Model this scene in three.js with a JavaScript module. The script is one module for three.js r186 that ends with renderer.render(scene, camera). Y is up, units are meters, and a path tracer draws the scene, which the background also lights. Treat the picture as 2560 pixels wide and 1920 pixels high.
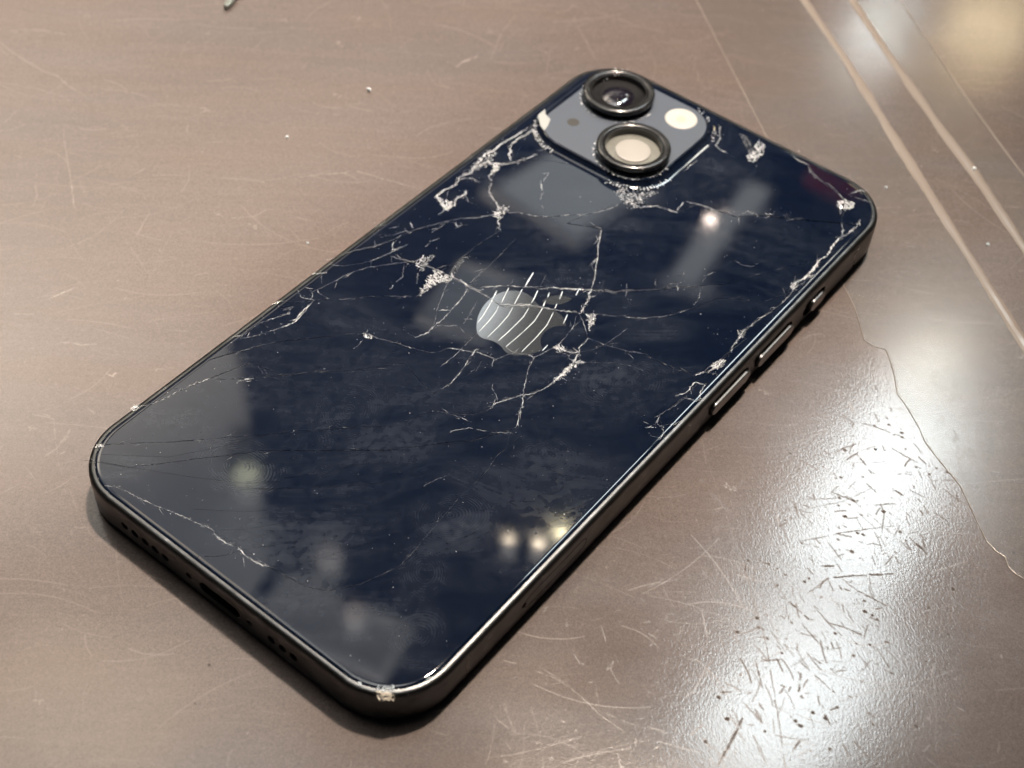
import * as THREE from 'three';
import { mergeGeometries } from 'three/addons/utils/BufferGeometryUtils.js';
import { Brush, Evaluator, SUBTRACTION } from 'three-bvh-csg';

// ------------------------------------------------------------------ camera, light, exposure
// Working coordinates: millimetres on the table, x across the phone, y along it towards its cameras, z up.
// World: metres, (x, z, -y) / 1000.
const scene = new THREE.Scene();
scene.background = new THREE.Color(0.012, 0.012, 0.013);
const EYE = [101.8832, -146.0474, 189.9418], FPX = 3612.36;
const RIGHT = [0.7827, 0.6204, 0.0502], UP = [-0.4903, 0.5649, 0.6637], BACK = [0.3834, -0.5441, 0.7463];
const V = (x, y, z) => new THREE.Vector3(x / 1000, z / 1000, -y / 1000);
const camera = new THREE.PerspectiveCamera(2 * Math.atan(960 / FPX) * 180 / Math.PI, 4 / 3, 0.01, 30);
{
  const m = new THREE.Matrix4().makeBasis(V(...RIGHT).normalize(), V(...UP).normalize(), V(...BACK).normalize());
  camera.quaternion.setFromRotationMatrix(m);
  camera.position.copy(V(...EYE));
  camera.focus = 0.236;
  camera.userData.fStop = 23;
}
const renderer = new THREE.WebGLRenderer({ antialias: true });
renderer.toneMapping = THREE.LinearToneMapping;
renderer.toneMappingExposure = 1;
renderer.shadowMap.enabled = true;

const CEIL = 2000;                         // ceiling height above the table, mm
const WARM = new THREE.Color(1.0, 0.83, 0.68);
const KEY = { at: [-190, 640, CEIL - 40], aim: [-112, 34, 0], power: 32, angle: 0.128, radius: 3.0 };   // narrow warm spot that casts the phone's shadow; its pool fades towards the panels
const ADDED_UPLIGHT = { at: [520, -420, 1150], aim: [-1500, 850, CEIL], power: 100 };  // unseen spot added to brighten the ceiling that the glass mirrors
const ADDED_UPLIGHT2 = { at: [-1900, -380, 1150], aim: [-2450, 1250, CEIL], power: 95 };  // second added spot: sheen on the left of the table, fill in the shadow
const PANELS = [                           // cool flat ceiling luminaires mirrored in the table, and dim ones added for reflections in the glass: centre x, y, size x, size y, turn, radiance
  { at: [-212, 1215], size: [205, 375], turn: 0.0, glow: 25, color: [0.86, 0.97, 1.0] },
  { at: [-322, 1705], size: [205, 500], turn: 0.12, glow: 25, color: [0.86, 0.97, 1.0] },
  { at: [-400, 2080], size: [130, 170], turn: 0.1, glow: 22, color: [1.0, 0.97, 0.86] },
  { at: [-1075, 3070], size: [130, 200], turn: 0.2, glow: 24, color: [0.92, 1.0, 0.98] },
  { at: [-1130, 400], size: [380, 300], turn: 0.3, glow: 4.5, color: [1.0, 0.82, 0.62] },
  { at: [-1295, 2015], size: [250, 265], turn: -0.12, glow: 1.7, color: [0.95, 1.0, 0.99] },  // this and the next three: dim glows added for the glass to mirror
  { at: [-945, 2120], size: [60, 390], turn: 0.17, glow: 1.4, color: [0.97, 1.0, 0.98] },
  { at: [-1240, 1580], size: [130, 160], turn: 0.3, glow: 0.85, color: [0.96, 1.0, 1.0] },  // added bright patch for the emblem to mirror
  { at: [-900, 790], size: [230, 90], turn: 0.25, glow: 0.8, color: [1.0, 0.98, 0.95] },
  { at: [-860, 3300], size: [200, 240], turn: 0.2, glow: 15, color: [1.0, 0.80, 0.48] },
];

// ------------------------------------------------------------------ helpers
let seed = 7;
const rnd = () => { seed = (seed + 0x6d2b79f5) | 0; let t = Math.imul(seed ^ (seed >>> 15), 1 | seed); t = (t + Math.imul(t ^ (t >>> 7), 61 | t)) ^ t; return ((t ^ (t >>> 14)) >>> 0) / 4294967296; };
const rr = (a, b) => a + (b - a) * rnd();
const clamp = (x, a = 0, b = 1) => Math.min(b, Math.max(a, x));
const sstep = (a, b, x) => { const t = clamp((x - a) / (b - a)); return t * t * (3 - 2 * t); };
const mix = (a, b, t) => a + (b - a) * t;

// a pixel of the photograph as a point on the horizontal plane at height z (mm)
function onPlane(px, py, z) {
  const a = (px - 1280) / FPX, b = -(py - 960) / FPX;
  const d = [0, 1, 2].map((i) => RIGHT[i] * a + UP[i] * b - BACK[i]);
  const t = (z - EYE[2]) / d[2];
  return [EYE[0] + t * d[0], EYE[1] + t * d[1]];
}
// crops of the photograph that positions were read from: origin and enlargement
const CROP = { A: [1200, 100, 3.16], B: [1600, 200, 3.16], C: [700, 300, 3.16], D: [1100, 550, 3.16], E: [600, 750, 3.16], F: [200, 900, 3.16], G: [450, 1350, 3.16], H: [1000, 1200, 3.16], I: [1500, 650, 3.16],
  J: [0, 0, 2.552], K: [700, 0, 2.011], L: [0, 600, 2.766], M: [0, 1200, 2.304], N: [900, 1550, 2.458], O: [1650, 1000, 2.431], Q: [1660, 1350, 2.458], R: [1150, 680, 5.53], P: [0, 0, 1] };
const GZ = 7.65;
const read = (crop, pts, z) => pts.map(([u, v]) => { const c = CROP[crop]; return onPlane(c[0] + u / c[2], c[1] + v / c[2], z); });
const gl = (crop, pts) => read(crop, pts, GZ);
const tb = (crop, pts) => read(crop, pts, 0);

// value noise with an optional period
const HASH = new Uint8Array(65536); for (let i = 0; i < 65536; i++) HASH[i] = rnd() * 256;
function vn(x, y, px = 256, py = 256, s = 0) {
  let xi = Math.floor(x), yi = Math.floor(y); const fx = x - xi, fy = y - yi;
  const u = fx * fx * (3 - 2 * fx), w = fy * fy * (3 - 2 * fy);
  const x0 = ((xi % px) + px) % px, x1 = (x0 + 1) % px, y0 = ((yi % py) + py) % py, y1 = (y0 + 1) % py;
  const h = (a, b) => HASH[(a + b * 256 + s * 7919) & 65535];
  const p = h(x0, y0), q = h(x1, y0), r = h(x0, y1), t = h(x1, y1);
  return (p + (q - p) * u + (r - p) * w + (p - q - r + t) * u * w) / 255;
}
const fbm = (x, y, n = 4, s = 0) => { let v = 0, a = 0.5, t = 0; for (let i = 0; i < n; i++) { v += a * vn(x, y, 256, 256, s + i); t += a; a *= 0.5; x = x * 2.03 + 17.1; y = y * 2.03 + 5.7; } return v / t; };

const srgb = (c) => c <= 0.0031308 ? c * 12.92 : 1.055 * Math.pow(c, 1 / 2.4) - 0.055;
function dataTexture(w, h, fill, color) {
  const data = new Uint8Array(w * h * 4), o = [0, 0, 0, 255];
  for (let y = 0, i = 0; y < h; y++) for (let x = 0; x < w; x++, i += 4) {
    o[3] = 255; fill(x, y, o);
    if (color) for (let k = 0; k < 3; k++) data[i + k] = clamp(srgb(Math.max(0, o[k]))) * 255 + 0.5;
    else for (let k = 0; k < 3; k++) data[i + k] = clamp(o[k]) * 255 + 0.5;
    data[i + 3] = color ? 255 : clamp(o[3] / 255) * 255;
  }
  const t = new THREE.DataTexture(data, w, h);
  t.magFilter = THREE.LinearFilter; t.minFilter = THREE.LinearFilter;
  if (color) t.colorSpace = THREE.SRGBColorSpace;
  t.needsUpdate = true;
  return t;
}
const canvas = (w, h) => { const c = document.createElement('canvas'); c.width = w; c.height = h; return [c.getContext('2d'), w, h]; };
const grey = ([g, w, h]) => { const d = g.getImageData(0, 0, w, h).data, o = new Uint8Array(w * h); for (let i = 0; i < o.length; i++) o[i] = d[i * 4]; return o; };

const taken = new Map();
function numbered(name) { const n = taken.get(name) ?? 0; taken.set(name, n + 1); return n ? name + '_' + String(n).padStart(3, '0') : name; }
const toWorld = (g) => { g.rotateX(-Math.PI / 2); g.scale(0.001, 0.001, 0.001); return g; };   // working mm -> metres, y up
function mesh(name, geometry, material, parent) {
  const m = new THREE.Mesh(geometry, material);
  m.name = parent ? name : numbered(name); m.castShadow = m.receiveShadow = true;
  (parent ?? scene).add(m); return m;
}
function thing(name, label, category, at = [0, 0, 0], group) {
  const o = new THREE.Group(); o.name = numbered(name); o.position.copy(V(...at)); scene.add(o);
  o.userData = { label, category }; if (group) o.userData.group = group; return o;
}
function tag(o, label, category, group) { Object.assign(o.userData, { label, category }); if (group) o.userData.group = group; return o; }

// triangles collected in mm, flat shaded
class Tris {
  constructor() { this.p = []; }
  tri(a, b, c) { this.p.push(...a, ...b, ...c); }
  quad(a, b, c, d) { this.tri(a, b, c); this.tri(a, c, d); }
  // little irregular splinter: a squashed tetrahedron
  chip(x, y, z, s, lift = 0.5) {
    const a = rnd() * 6.283, k = [0, 2.1, 4.2].map((o, i) => { const r = s * rr(0.45, 1.1), t = a + o + rr(-0.5, 0.5); return [x + Math.cos(t) * r, y + Math.sin(t) * r, z + rr(-0.02, 0.25) * s * lift]; });
    const top = [x + rr(-0.4, 0.4) * s, y + rr(-0.4, 0.4) * s, z + s * lift * rr(0.35, 1)];
    this.tri(k[0], k[1], top); this.tri(k[1], k[2], top); this.tri(k[2], k[0], top); this.tri(k[0], k[2], k[1]);
  }
  // thin pointed splinter lying along direction a
  sliver(x, y, z, a, len, wid, lift = 0.3) {
    const c = Math.cos(a), s = Math.sin(a), k = rr(0.25, 0.6), A = [x, y, z], B = [x + c * len, y + s * len, z + rr(0, 0.3) * wid], C = [x + c * len * k - s * wid, y + s * len * k + c * wid, z + rr(0, 0.5) * lift * wid], D = [x + c * len * k + s * wid * 0.4, y + s * len * k - c * wid * 0.4, z + lift * wid * rr(0.6, 1.6)];
    this.tri(A, D, C); this.tri(C, D, B); this.tri(A, B, D);
  }
  build() { const g = new THREE.BufferGeometry(); g.setAttribute('position', new THREE.Float32BufferAttribute(this.p, 3)); g.computeVertexNormals(); return toWorld(g); }
}

// rounded rectangle, always the same number of points, counter-clockwise; nrm gives the outward normals
function ring(hw, hl, r, inset, seg = 26) {
  const o = []; r = Math.max(r, 0.01);
  const cs = [[hw - r, hl - r, 0], [-(hw - r), hl - r, 1], [-(hw - r), -(hl - r), 2], [hw - r, -(hl - r), 3]];
  for (const [cx, cy, q] of cs) for (let i = 0; i <= seg; i++) {
    const t = (q + i / seg) * Math.PI / 2;
    o.push([cx + Math.cos(t) * (r - inset), cy + Math.sin(t) * (r - inset)]);
  }
  return o;
}
// sweep a profile [[inset, z], ...] around a rounded rectangle
function sweep(hw, hl, r, profile, { closed = false, cap = false, seg = 26, cx = 0, cy = 0 } = {}) {
  const loops = profile.map(([i, z]) => ring(hw, hl, r, i, seg).map(([x, y]) => [x + cx, y + cy, z]));
  const n = loops[0].length, pos = [], idx = [];
  for (const l of loops) for (const p of l) pos.push(...p);
  const m = loops.length, end = closed ? m : m - 1;
  for (let k = 0; k < end; k++) for (let i = 0; i < n; i++) {
    const a = k * n + i, b = k * n + (i + 1) % n, c = ((k + 1) % m) * n + (i + 1) % n, d = ((k + 1) % m) * n + i;
    idx.push(a, b, c, a, c, d);
  }
  if (cap) { const k = (m - 1) * n; for (let i = 1; i < n - 1; i++) idx.push(k, k + i, k + i + 1); }
  const g = new THREE.BufferGeometry();
  g.setAttribute('position', new THREE.Float32BufferAttribute(pos, 3)); g.setIndex(idx);
  return g;
}
function creased(g, deg = 32) {      // smooth along, sharp across big folds
  const ni = g.index ? g.toNonIndexed() : g, p = ni.attributes.position, n = p.count / 3, fn = [], map = new Map();
  const a = new THREE.Vector3(), b = new THREE.Vector3(), c = new THREE.Vector3();
  for (let f = 0; f < n; f++) {
    a.fromBufferAttribute(p, f * 3); b.fromBufferAttribute(p, f * 3 + 1); c.fromBufferAttribute(p, f * 3 + 2);
    const N = b.clone().sub(a).cross(c.clone().sub(a)); fn.push(N);
    for (let k = 0; k < 3; k++) { const v = f * 3 + k, key = [p.getX(v), p.getY(v), p.getZ(v)].map((q) => Math.round(q * 2e3)).join(); if (!map.has(key)) map.set(key, []); map.get(key).push(f); }
  }
  const unit = fn.map((v) => v.clone().normalize()), out = new Float32Array(p.count * 3), lim = Math.cos(deg * Math.PI / 180);
  for (let f = 0; f < n; f++) for (let k = 0; k < 3; k++) {
    const v = f * 3 + k, key = [p.getX(v), p.getY(v), p.getZ(v)].map((q) => Math.round(q * 2e3)).join(), N = new THREE.Vector3();
    for (const o of map.get(key)) if (unit[o].dot(unit[f]) > lim) N.add(fn[o]);
    N.normalize(); out.set([N.x, N.y, N.z], v * 3);
  }
  ni.setAttribute('normal', new THREE.BufferAttribute(out, 3)); return ni;
}
const lathe = (pts, seg = 64) => { const g = new THREE.LatheGeometry(pts.map(([r, z]) => new THREE.Vector2(r, z)), seg); g.rotateX(Math.PI / 2); return g; };   // axis along working z

// ------------------------------------------------------------------ table
const TX0 = -172, TY0 = -132, TS = 304;      // the 304 mm square of table that has its own print
const TN = 2048, tpx = ([x, y]) => [(x - TX0) / TS * TN, (y - TY0) / TS * TN];
const GRAIN = [0.7837, 0.6212];              // direction of the laminate's grain
function strokes(c, list, z0 = 0) {
  const [g] = c; g.lineCap = 'round'; g.lineJoin = 'round';
  for (const [crop, pts, w, v] of list) {
    const q = tb(crop, pts).map(tpx); g.strokeStyle = `rgb(${v},${v},${v})`; g.fillStyle = g.strokeStyle;
    for (let i = 0; i < q.length - 1; i++) {          // broken, uneven strokes
      const n = Math.max(2, Math.ceil(Math.hypot(q[i + 1][0] - q[i][0], q[i + 1][1] - q[i][1]) / 5));
      for (let k = 0; k < n; k++) {
        if (rnd() < 0.12) continue;
        const a = k / n, b = (k + 1.1) / n, tot = (i + a) / (q.length - 1), taper = 0.35 + 0.65 * Math.sin(Math.PI * clamp(0.08 + tot * 0.84));
        g.lineWidth = 0.72 * w * taper * rr(0.5, 1.25) * TN / TS; g.globalAlpha = rr(0.55, 1);
        g.beginPath(); g.moveTo(mix(q[i][0], q[i + 1][0], a) + rr(-.5, .5), mix(q[i][1], q[i + 1][1], a) + rr(-.5, .5));
        g.lineTo(mix(q[i][0], q[i + 1][0], b) + rr(-.5, .5), mix(q[i][1], q[i + 1][1], b) + rr(-.5, .5)); g.stroke();
      }
    }
  }
  g.globalAlpha = 1;
}
const LIGHT_SCRATCHES = [
  ['J', [[405, 790], [410, 900], [430, 1020], [455, 1170], [470, 1300], [485, 1330]], 0.32, 190], ['J', [[240, 1080], [225, 1180], [235, 1250], [210, 1320]], 0.3, 150],
  ['J', [[0, 270], [100, 350], [200, 410], [290, 460], [360, 480], [440, 550], [540, 610]], 0.8, 110], ['J', [[300, 1620], [450, 1570], [600, 1510], [720, 1410], [815, 1315]], 0.28, 140],
  ['J', [[955, 1355], [900, 1450], [870, 1510]], 0.4, 150], ['J', [[1900, 1135], [2050, 1110], [2190, 1105]], 0.3, 170], ['J', [[1480, 1390], [1620, 1380], [1720, 1330]], 0.5, 130],
  ['J', [[1820, 1370], [1950, 1400], [2060, 1425]], 0.28, 190], ['J', [[1200, 785], [1190, 845]], 0.4, 170], ['J', [[860, 1110], [925, 1075]], 0.5, 170], ['J', [[430, 970], [560, 1005]], 0.5, 110],
  ['J', [[120, 190], [280, 195], [420, 220]], 1.0, 90], ['J', [[1270, 910], [1400, 905], [1600, 905]], 0.35, 100],
  ['K', [[870, 350], [920, 310], [990, 285]], 1.1, 170], ['K', [[1180, 80], [1110, 170], [1060, 300]], 0.7, 80], ['K', [[90, 890], [220, 875], [320, 870], [400, 905]], 0.35, 170], ['K', [[320, 870], [370, 855], [520, 900], [700, 950]], 0.35, 170],
  ['K', [[1450, 270], [1510, 235]], 0.7, 110], ['K', [[800, 430], [850, 440]], 0.6, 140], ['K', [[1500, 140], [1540, 210], [1590, 300]], 0.5, 80],
  ['L', [[330, 410], [420, 370], [510, 335]], 0.7, 190], ['L', [[90, 510], [220, 515]], 0.6, 120], ['L', [[370, 1240], [385, 1400], [410, 1560], [435, 1659]], 0.28, 140], ['L', [[320, 1490], [390, 1440], [460, 1360], [480, 1320]], 0.9, 130],
  ['L', [[280, 1195], [345, 1220]], 0.4, 170], ['L', [[420, 710], [500, 710], [560, 725], [660, 718]], 0.6, 150], ['L', [[165, 1560], [240, 1650]], 0.4, 120], ['L', [[870, 0], [1015, 220]], 0.25, 110], ['L', [[1060, 890], [1130, 895]], 0.4, 170],
  ['L', [[740, 930], [780, 940], [800, 920]], 0.8, 180], ['L', [[1200, 625], [1300, 632]], 0.3, 150], ['L', [[360, 630], [420, 605]], 0.3, 140], ['L', [[590, 1150], [650, 1200]], 0.7, 110], ['L', [[420, 1480], [470, 1450]], 0.6, 160],
  ['M', [[400, 50], [470, 250], [560, 350]], 0.22, 110], ['M', [[180, 300], [230, 298]], 0.25, 180], ['M', [[1450, 1200], [1580, 1180]], 0.3, 110], ['M', [[0, 80], [120, 20]], 0.3, 130],
  ['N', [[1070, 305], [1200, 360], [1300, 420], [1390, 500], [1470, 580], [1560, 640], [1620, 690]], 0.36, 220], ['N', [[1445, 370], [1460, 470], [1475, 570]], 0.36, 190], ['N', [[760, 530], [940, 515]], 0.3, 170], ['N', [[820, 590], [910, 665]], 0.3, 210],
  ['N', [[1030, 740], [1180, 770], [1290, 740], [1360, 720]], 0.4, 180], ['N', [[1090, 280], [1250, 380]], 0.3, 170], ['N', [[1470, 560], [1600, 610], [1720, 660]], 0.28, 160], ['N', [[430, 680], [540, 710]], 0.3, 200], ['N', [[1380, 180], [1410, 150]], 0.3, 140],
  ['N', [[1170, 400], [1270, 380]], 0.5, 130], ['N', [[880, 520], [940, 660], [960, 720]], 0.9, 90], ['N', [[890, 740], [920, 790]], 0.3, 170], ['N', [[1180, 350], [1420, 320], [1560, 290]], 0.25, 120],
  ['O', [[700, 640], [712, 700], [720, 750]], 0.4, 230], ['O', [[330, 665], [380, 655]], 0.4, 220], ['O', [[1145, 0], [1160, 40], [1178, 75]], 0.5, 235], ['O', [[1650, 1050], [1750, 1015], [1850, 985]], 0.3, 170], ['O', [[260, 1280], [265, 1330], [285, 1430]], 0.35, 180],
  ['O', [[240, 250], [300, 400], [380, 650]], 0.2, 120], ['O', [[150, 350], [260, 380]], 0.25, 130],
  ['Q', [[1640, 830], [1660, 760]], 0.4, 180], ['Q', [[1780, 1010], [1840, 1050]], 0.3, 180], ['Q', [[2050, 1330], [2060, 1240]], 0.4, 130], ['Q', [[1600, 1300], [1630, 1260]], 0.4, 130], ['Q', [[1640, 200], [1750, 165], [1860, 130]], 0.25, 150],
];
const DARK_SCRATCHES = [
  ['O', [[725, 490], [780, 590], [850, 680], [920, 750]], 0.26, 255], ['O', [[1110, 90], [1180, 145]], 0.3, 255], ['O', [[1180, 130], [1300, 160], [1400, 200], [1470, 225]], 0.26, 230], ['O', [[850, 860], [1000, 830], [1120, 805], [1250, 785], [1420, 765]], 0.3, 230],
  ['O', [[1060, 1080], [1150, 1070], [1300, 1062], [1440, 1055]], 0.65, 255], ['O', [[980, 1010], [1050, 1008]], 0.6, 255], ['O', [[700, 690], [900, 660], [1100, 620], [1280, 540]], 0.2, 190], ['O', [[1410, 295], [1500, 345], [1560, 380]], 0.3, 240],
  ['O', [[1040, 560], [1120, 590], [1190, 620]], 0.35, 255], ['O', [[400, 700], [450, 850], [500, 980], [550, 1150], [600, 1330], [640, 1450]], 0.18, 200], ['O', [[735, 1195], [800, 1240], [860, 1290], [900, 1330]], 0.45, 255], ['O', [[940, 1260], [1020, 1350], [1100, 1430]], 0.3, 240],
  ['O', [[1010, 1350], [1140, 1390], [1250, 1440]], 0.35, 255], ['O', [[1110, 1090], [1200, 1160], [1300, 1210], [1450, 1290]], 0.35, 220], ['O', [[1300, 80], [1330, 130]], 0.3, 230], ['O', [[1050, 330], [1120, 290], [1190, 270]], 0.35, 240], ['O', [[1360, 690], [1350, 800]], 0.3, 200],
  ['O', [[890, 580], [960, 620]], 0.3, 240], ['O', [[1640, 490], [1780, 487]], 0.3, 240], ['O', [[1650, 500], [1685, 555]], 0.35, 220], ['O', [[850, 605], [1070, 600]], 0.25, 220], ['O', [[1215, 350], [1245, 390]], 0.4, 255], ['O', [[1410, 540], [1470, 575]], 0.5, 255], ['O', [[1300, 640], [1430, 630]], 0.3, 230],
  ['O', [[1050, 960], [1120, 1060]], 0.25, 180], ['O', [[1080, 815], [1160, 832]], 0.5, 255], ['O', [[890, 880], [960, 895]], 0.4, 240], ['O', [[1100, 550], [1300, 720], [1380, 790]], 0.18, 150], ['O', [[1440, 830], [1530, 930]], 0.3, 160], ['O', [[1200, 680], [1320, 790]], 0.18, 160], ['O', [[1240, 490], [1330, 580]], 0.3, 220],
  ['O', [[430, 855], [465, 825]], 0.5, 160], ['O', [[230, 1145], [310, 1140]], 0.25, 140], ['O', [[910, 320], [1050, 355]], 0.22, 150],
  ['Q', [[600, 520], [630, 660], [655, 800], [680, 960], [710, 1130], [745, 1400]], 0.26, 255], ['Q', [[330, 1390], [400, 1260], [450, 1160], [480, 1100]], 0.9, 200], ['Q', [[840, 820], [830, 930]], 0.6, 230], ['Q', [[1185, 690], [1280, 810], [1350, 940]], 0.28, 190], ['Q', [[560, 740], [590, 850], [605, 910]], 0.45, 230],
  ['Q', [[600, 740], [720, 735]], 0.45, 220], ['Q', [[660, 570], [760, 660], [850, 760], [950, 850], [1020, 915]], 0.26, 210], ['Q', [[250, 860], [262, 780], [300, 745]], 0.3, 220], ['Q', [[480, 990], [600, 1120]], 0.5, 120], ['Q', [[790, 1300], [830, 1240]], 0.5, 190], ['Q', [[560, 1040], [600, 1120]], 1.0, 130], ['Q', [[820, 640], [818, 680]], 0.5, 230],
  ['Q', [[870, 940], [920, 942]], 0.5, 230], ['Q', [[850, 520], [940, 620]], 0.35, 230], ['Q', [[1060, 810], [1120, 800]], 0.45, 220], ['Q', [[690, 880], [740, 900], [710, 945]], 0.4, 220], ['Q', [[1340, 620], [1380, 632]], 0.5, 200],
  ['M', [[825, 1380], [828, 1475]], 0.4, 150], ['M', [[1370, 1605], [1430, 1600]], 0.6, 170], ['M', [[1120, 1530], [1150, 1510]], 0.7, 150], ['M', [[1060, 1105], [1100, 1100]], 0.4, 150], ['P', [[45, 18], [72, 28]], 1.3, 150],
];
const PITS = [['O', 1470, 200, 12], ['O', 1360, 678, 13], ['O', 1125, 708, 13], ['O', 1100, 470, 9], ['O', 590, 1325, 12], ['O', 880, 1105, 10], ['O', 905, 1085, 8], ['O', 1240, 1220, 10], ['O', 1245, 1285, 13], ['O', 1290, 1308, 10], ['O', 860, 870, 9], ['O', 1235, 820, 10], ['O', 1200, 810, 9], ['O', 790, 325, 10], ['O', 1640, 285, 9], ['O', 1175, 610, 11], ['O', 1780, 1150, 14], ['O', 470, 1410, 11], ['O', 1635, 450, 10], ['O', 1390, 150, 9], ['O', 760, 730, 8],
  ['Q', 915, 1060, 11], ['Q', 810, 1115, 12], ['Q', 620, 1175, 9], ['Q', 335, 965, 13], ['Q', 1020, 1285, 10], ['Q', 990, 1095, 12], ['Q', 385, 1100, 14], ['Q', 1780, 300, 12], ['Q', 1610, 745, 10], ['Q', 725, 695, 8], ['M', 1205, 1065, 14], ['N', 960, 360, 8]];
const scratchLight = canvas(TN, TN), scratchDark = canvas(TN, TN);
for (const [g] of [scratchLight, scratchDark]) { g.fillStyle = '#000'; g.fillRect(0, 0, TN, TN); }
{
  const [g] = scratchLight;
  for (let i = 0; i < 2600; i++) {          // faint hairline wear everywhere
    const a = rnd() < 0.55 ? Math.atan2(GRAIN[1], GRAIN[0]) + rr(-0.35, 0.35) : rnd() * 6.283, l = rr(2, 26) * rnd() * TN / TS, x = rnd() * TN, y = rnd() * TN, b = rr(-0.25, 0.25), v = rr(18, 95) | 0;
    g.strokeStyle = `rgb(${v},${v},${v})`; g.lineWidth = rr(0.6, 1.6); g.beginPath(); g.moveTo(x, y); g.quadraticCurveTo(x + Math.cos(a) * l * .5 - Math.sin(a) * l * b, y + Math.sin(a) * l * .5 + Math.cos(a) * l * b, x + Math.cos(a) * l, y + Math.sin(a) * l); g.stroke();
  }
  for (let i = 0; i < 2200; i++) { const v = rr(30, 170) * rnd() | 0; g.fillStyle = `rgb(${v},${v},${v})`; g.beginPath(); g.ellipse(rnd() * TN, rnd() * TN, rr(0.5, 2.4), rr(0.5, 1.3), rnd() * 3, 0, 7); g.fill(); }
  for (let i = 0; i < 90; i++) { const v = rr(60, 140) | 0, x = rnd() * TN, y = rnd() * TN; g.fillStyle = `rgb(${v},${v},${v})`; for (let k = 0; k < 9; k++) { g.beginPath(); g.ellipse(x + rr(-7, 7), y + rr(-4, 4), rr(0.6, 2.6), rr(0.5, 1.5), rnd() * 3, 0, 7); g.fill(); } }
  strokes(scratchLight, LIGHT_SCRATCHES.map(([c, p, w, v]) => c === 'N' ? [c, p, w * 0.6, v * 0.45 | 0] : [c, p, w * 0.85, v * 0.85 | 0])); strokes(scratchDark, DARK_SCRATCHES.map(([c, p, w, v]) => [c, p, w * 0.68, v]));
  const d = scratchDark[0]; d.fillStyle = '#fff';
  const spot = (x, y, r) => { d.beginPath(); const n = 7; for (let i = 0; i < n; i++) { const a = i / n * 6.283, q = r * rr(0.6, 1.25); d.lineTo(x + Math.cos(a) * q * 1.2, y + Math.sin(a) * q * 0.9); } d.closePath(); d.fill(); };
  for (const [c, u, v, r] of PITS) { const [x, y] = tpx(tb(c, [[u, v]])[0]); spot(x, y, 0.85 * r / CROP[c][2] / 13.6 * TN / TS); }
  for (let i = 0; i < 15000; i++) {          // small pits, densest beside the phone
    const x = TX0 + rnd() * TS, y = TY0 + rnd() * TS, near = Math.exp(-(((x - 72) / 26) ** 2) - (((y + 6) / 42) ** 2)); if (rnd() > 0.06 + near) continue;
    d.globalAlpha = rr(0.35, 1); const [px, py] = tpx([x, y]); spot(px, py, 0.55 + 1.9 * rnd() ** 5);
    if (rnd() < 0.16) { const a = rnd() * 6.3, l = rr(2, 8); d.strokeStyle = '#fff'; d.lineWidth = rr(0.5, 1.3); d.beginPath(); d.moveTo(px, py); d.lineTo(px + Math.cos(a) * l, py + Math.sin(a) * l); d.stroke(); }
  }
}
{ const d = scratchDark[0]; for (let i = 0; i < 420; i++) { const x = 72 + 30 * (rnd() + rnd() - 1), y = -4 + 62 * (rnd() + rnd() - 1), [px, py] = tpx([x, y]), a = rnd() < 0.5 ? rr(-0.9, -0.3) : rnd() * 6.283, l = rr(3, 34) * rnd(), b = rr(-0.15, 0.15); d.globalAlpha = rr(0.3, 0.95); d.strokeStyle = '#fff'; d.lineWidth = rr(0.4, 1.25); d.beginPath(); d.moveTo(px, py); d.quadraticCurveTo(px + Math.cos(a) * l / 2 - Math.sin(a) * l * b, py + Math.sin(a) * l / 2 + Math.cos(a) * l * b, px + Math.cos(a) * l, py + Math.sin(a) * l); d.stroke(); } d.globalAlpha = 1; }
const SL = grey(scratchLight), SD = grey(scratchDark);
const tableColor = dataTexture(TN, TN, (i, j, o) => {
  const x = TX0 + (i + .5) / TN * TS, y = TY0 + (j + .5) / TN * TS, u = x * GRAIN[0] + y * GRAIN[1], v = -x * GRAIN[1] + y * GRAIN[0];
  const wob = v + 3 * vn(u * 0.02, v * 0.03, 256, 256, 3);
  const streak = fbm(u * 0.022 + 40, wob * 0.42, 4, 11) - 0.5, fine = fbm(u * 0.16, wob * 2.2, 3, 21) - 0.5, blotch = fbm(x * 0.012 + 9, y * 0.012 + 30, 4, 31) - 0.5, dust = vn(x * 4.1, y * 4.1, 256, 256, 41) - 0.5;
  const k = 1 + 0.10 * streak + 0.10 * fine + 0.34 * blotch + 0.16 * dust + 0.34 * (HASH[(i * 7 + j * 131 + ((i * j) >> 3)) & 65535] / 255 - 0.5) + 0.5 * Math.max(0, vn(x * 2.6 + 50, y * 2.6, 256, 256, 44) - 0.72), red = 1 + 0.10 * (fbm(u * 0.03, wob * 0.12 + 70, 3, 51) - 0.5);
  const s = SL[j * TN + i] / 255, d = SD[j * TN + i] / 255;
  let r = 0.128 * k * red, g = 0.104 * k, b = 0.096 * k / red;
  r = mix(r, 0.42, s * 0.46); g = mix(g, 0.36, s * 0.46); b = mix(b, 0.32, s * 0.46);
  r = mix(r, 0.045, d * 0.7); g = mix(g, 0.038, d * 0.7); b = mix(b, 0.034, d * 0.7);
  o[0] = r; o[1] = g; o[2] = b;
}, true);
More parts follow.
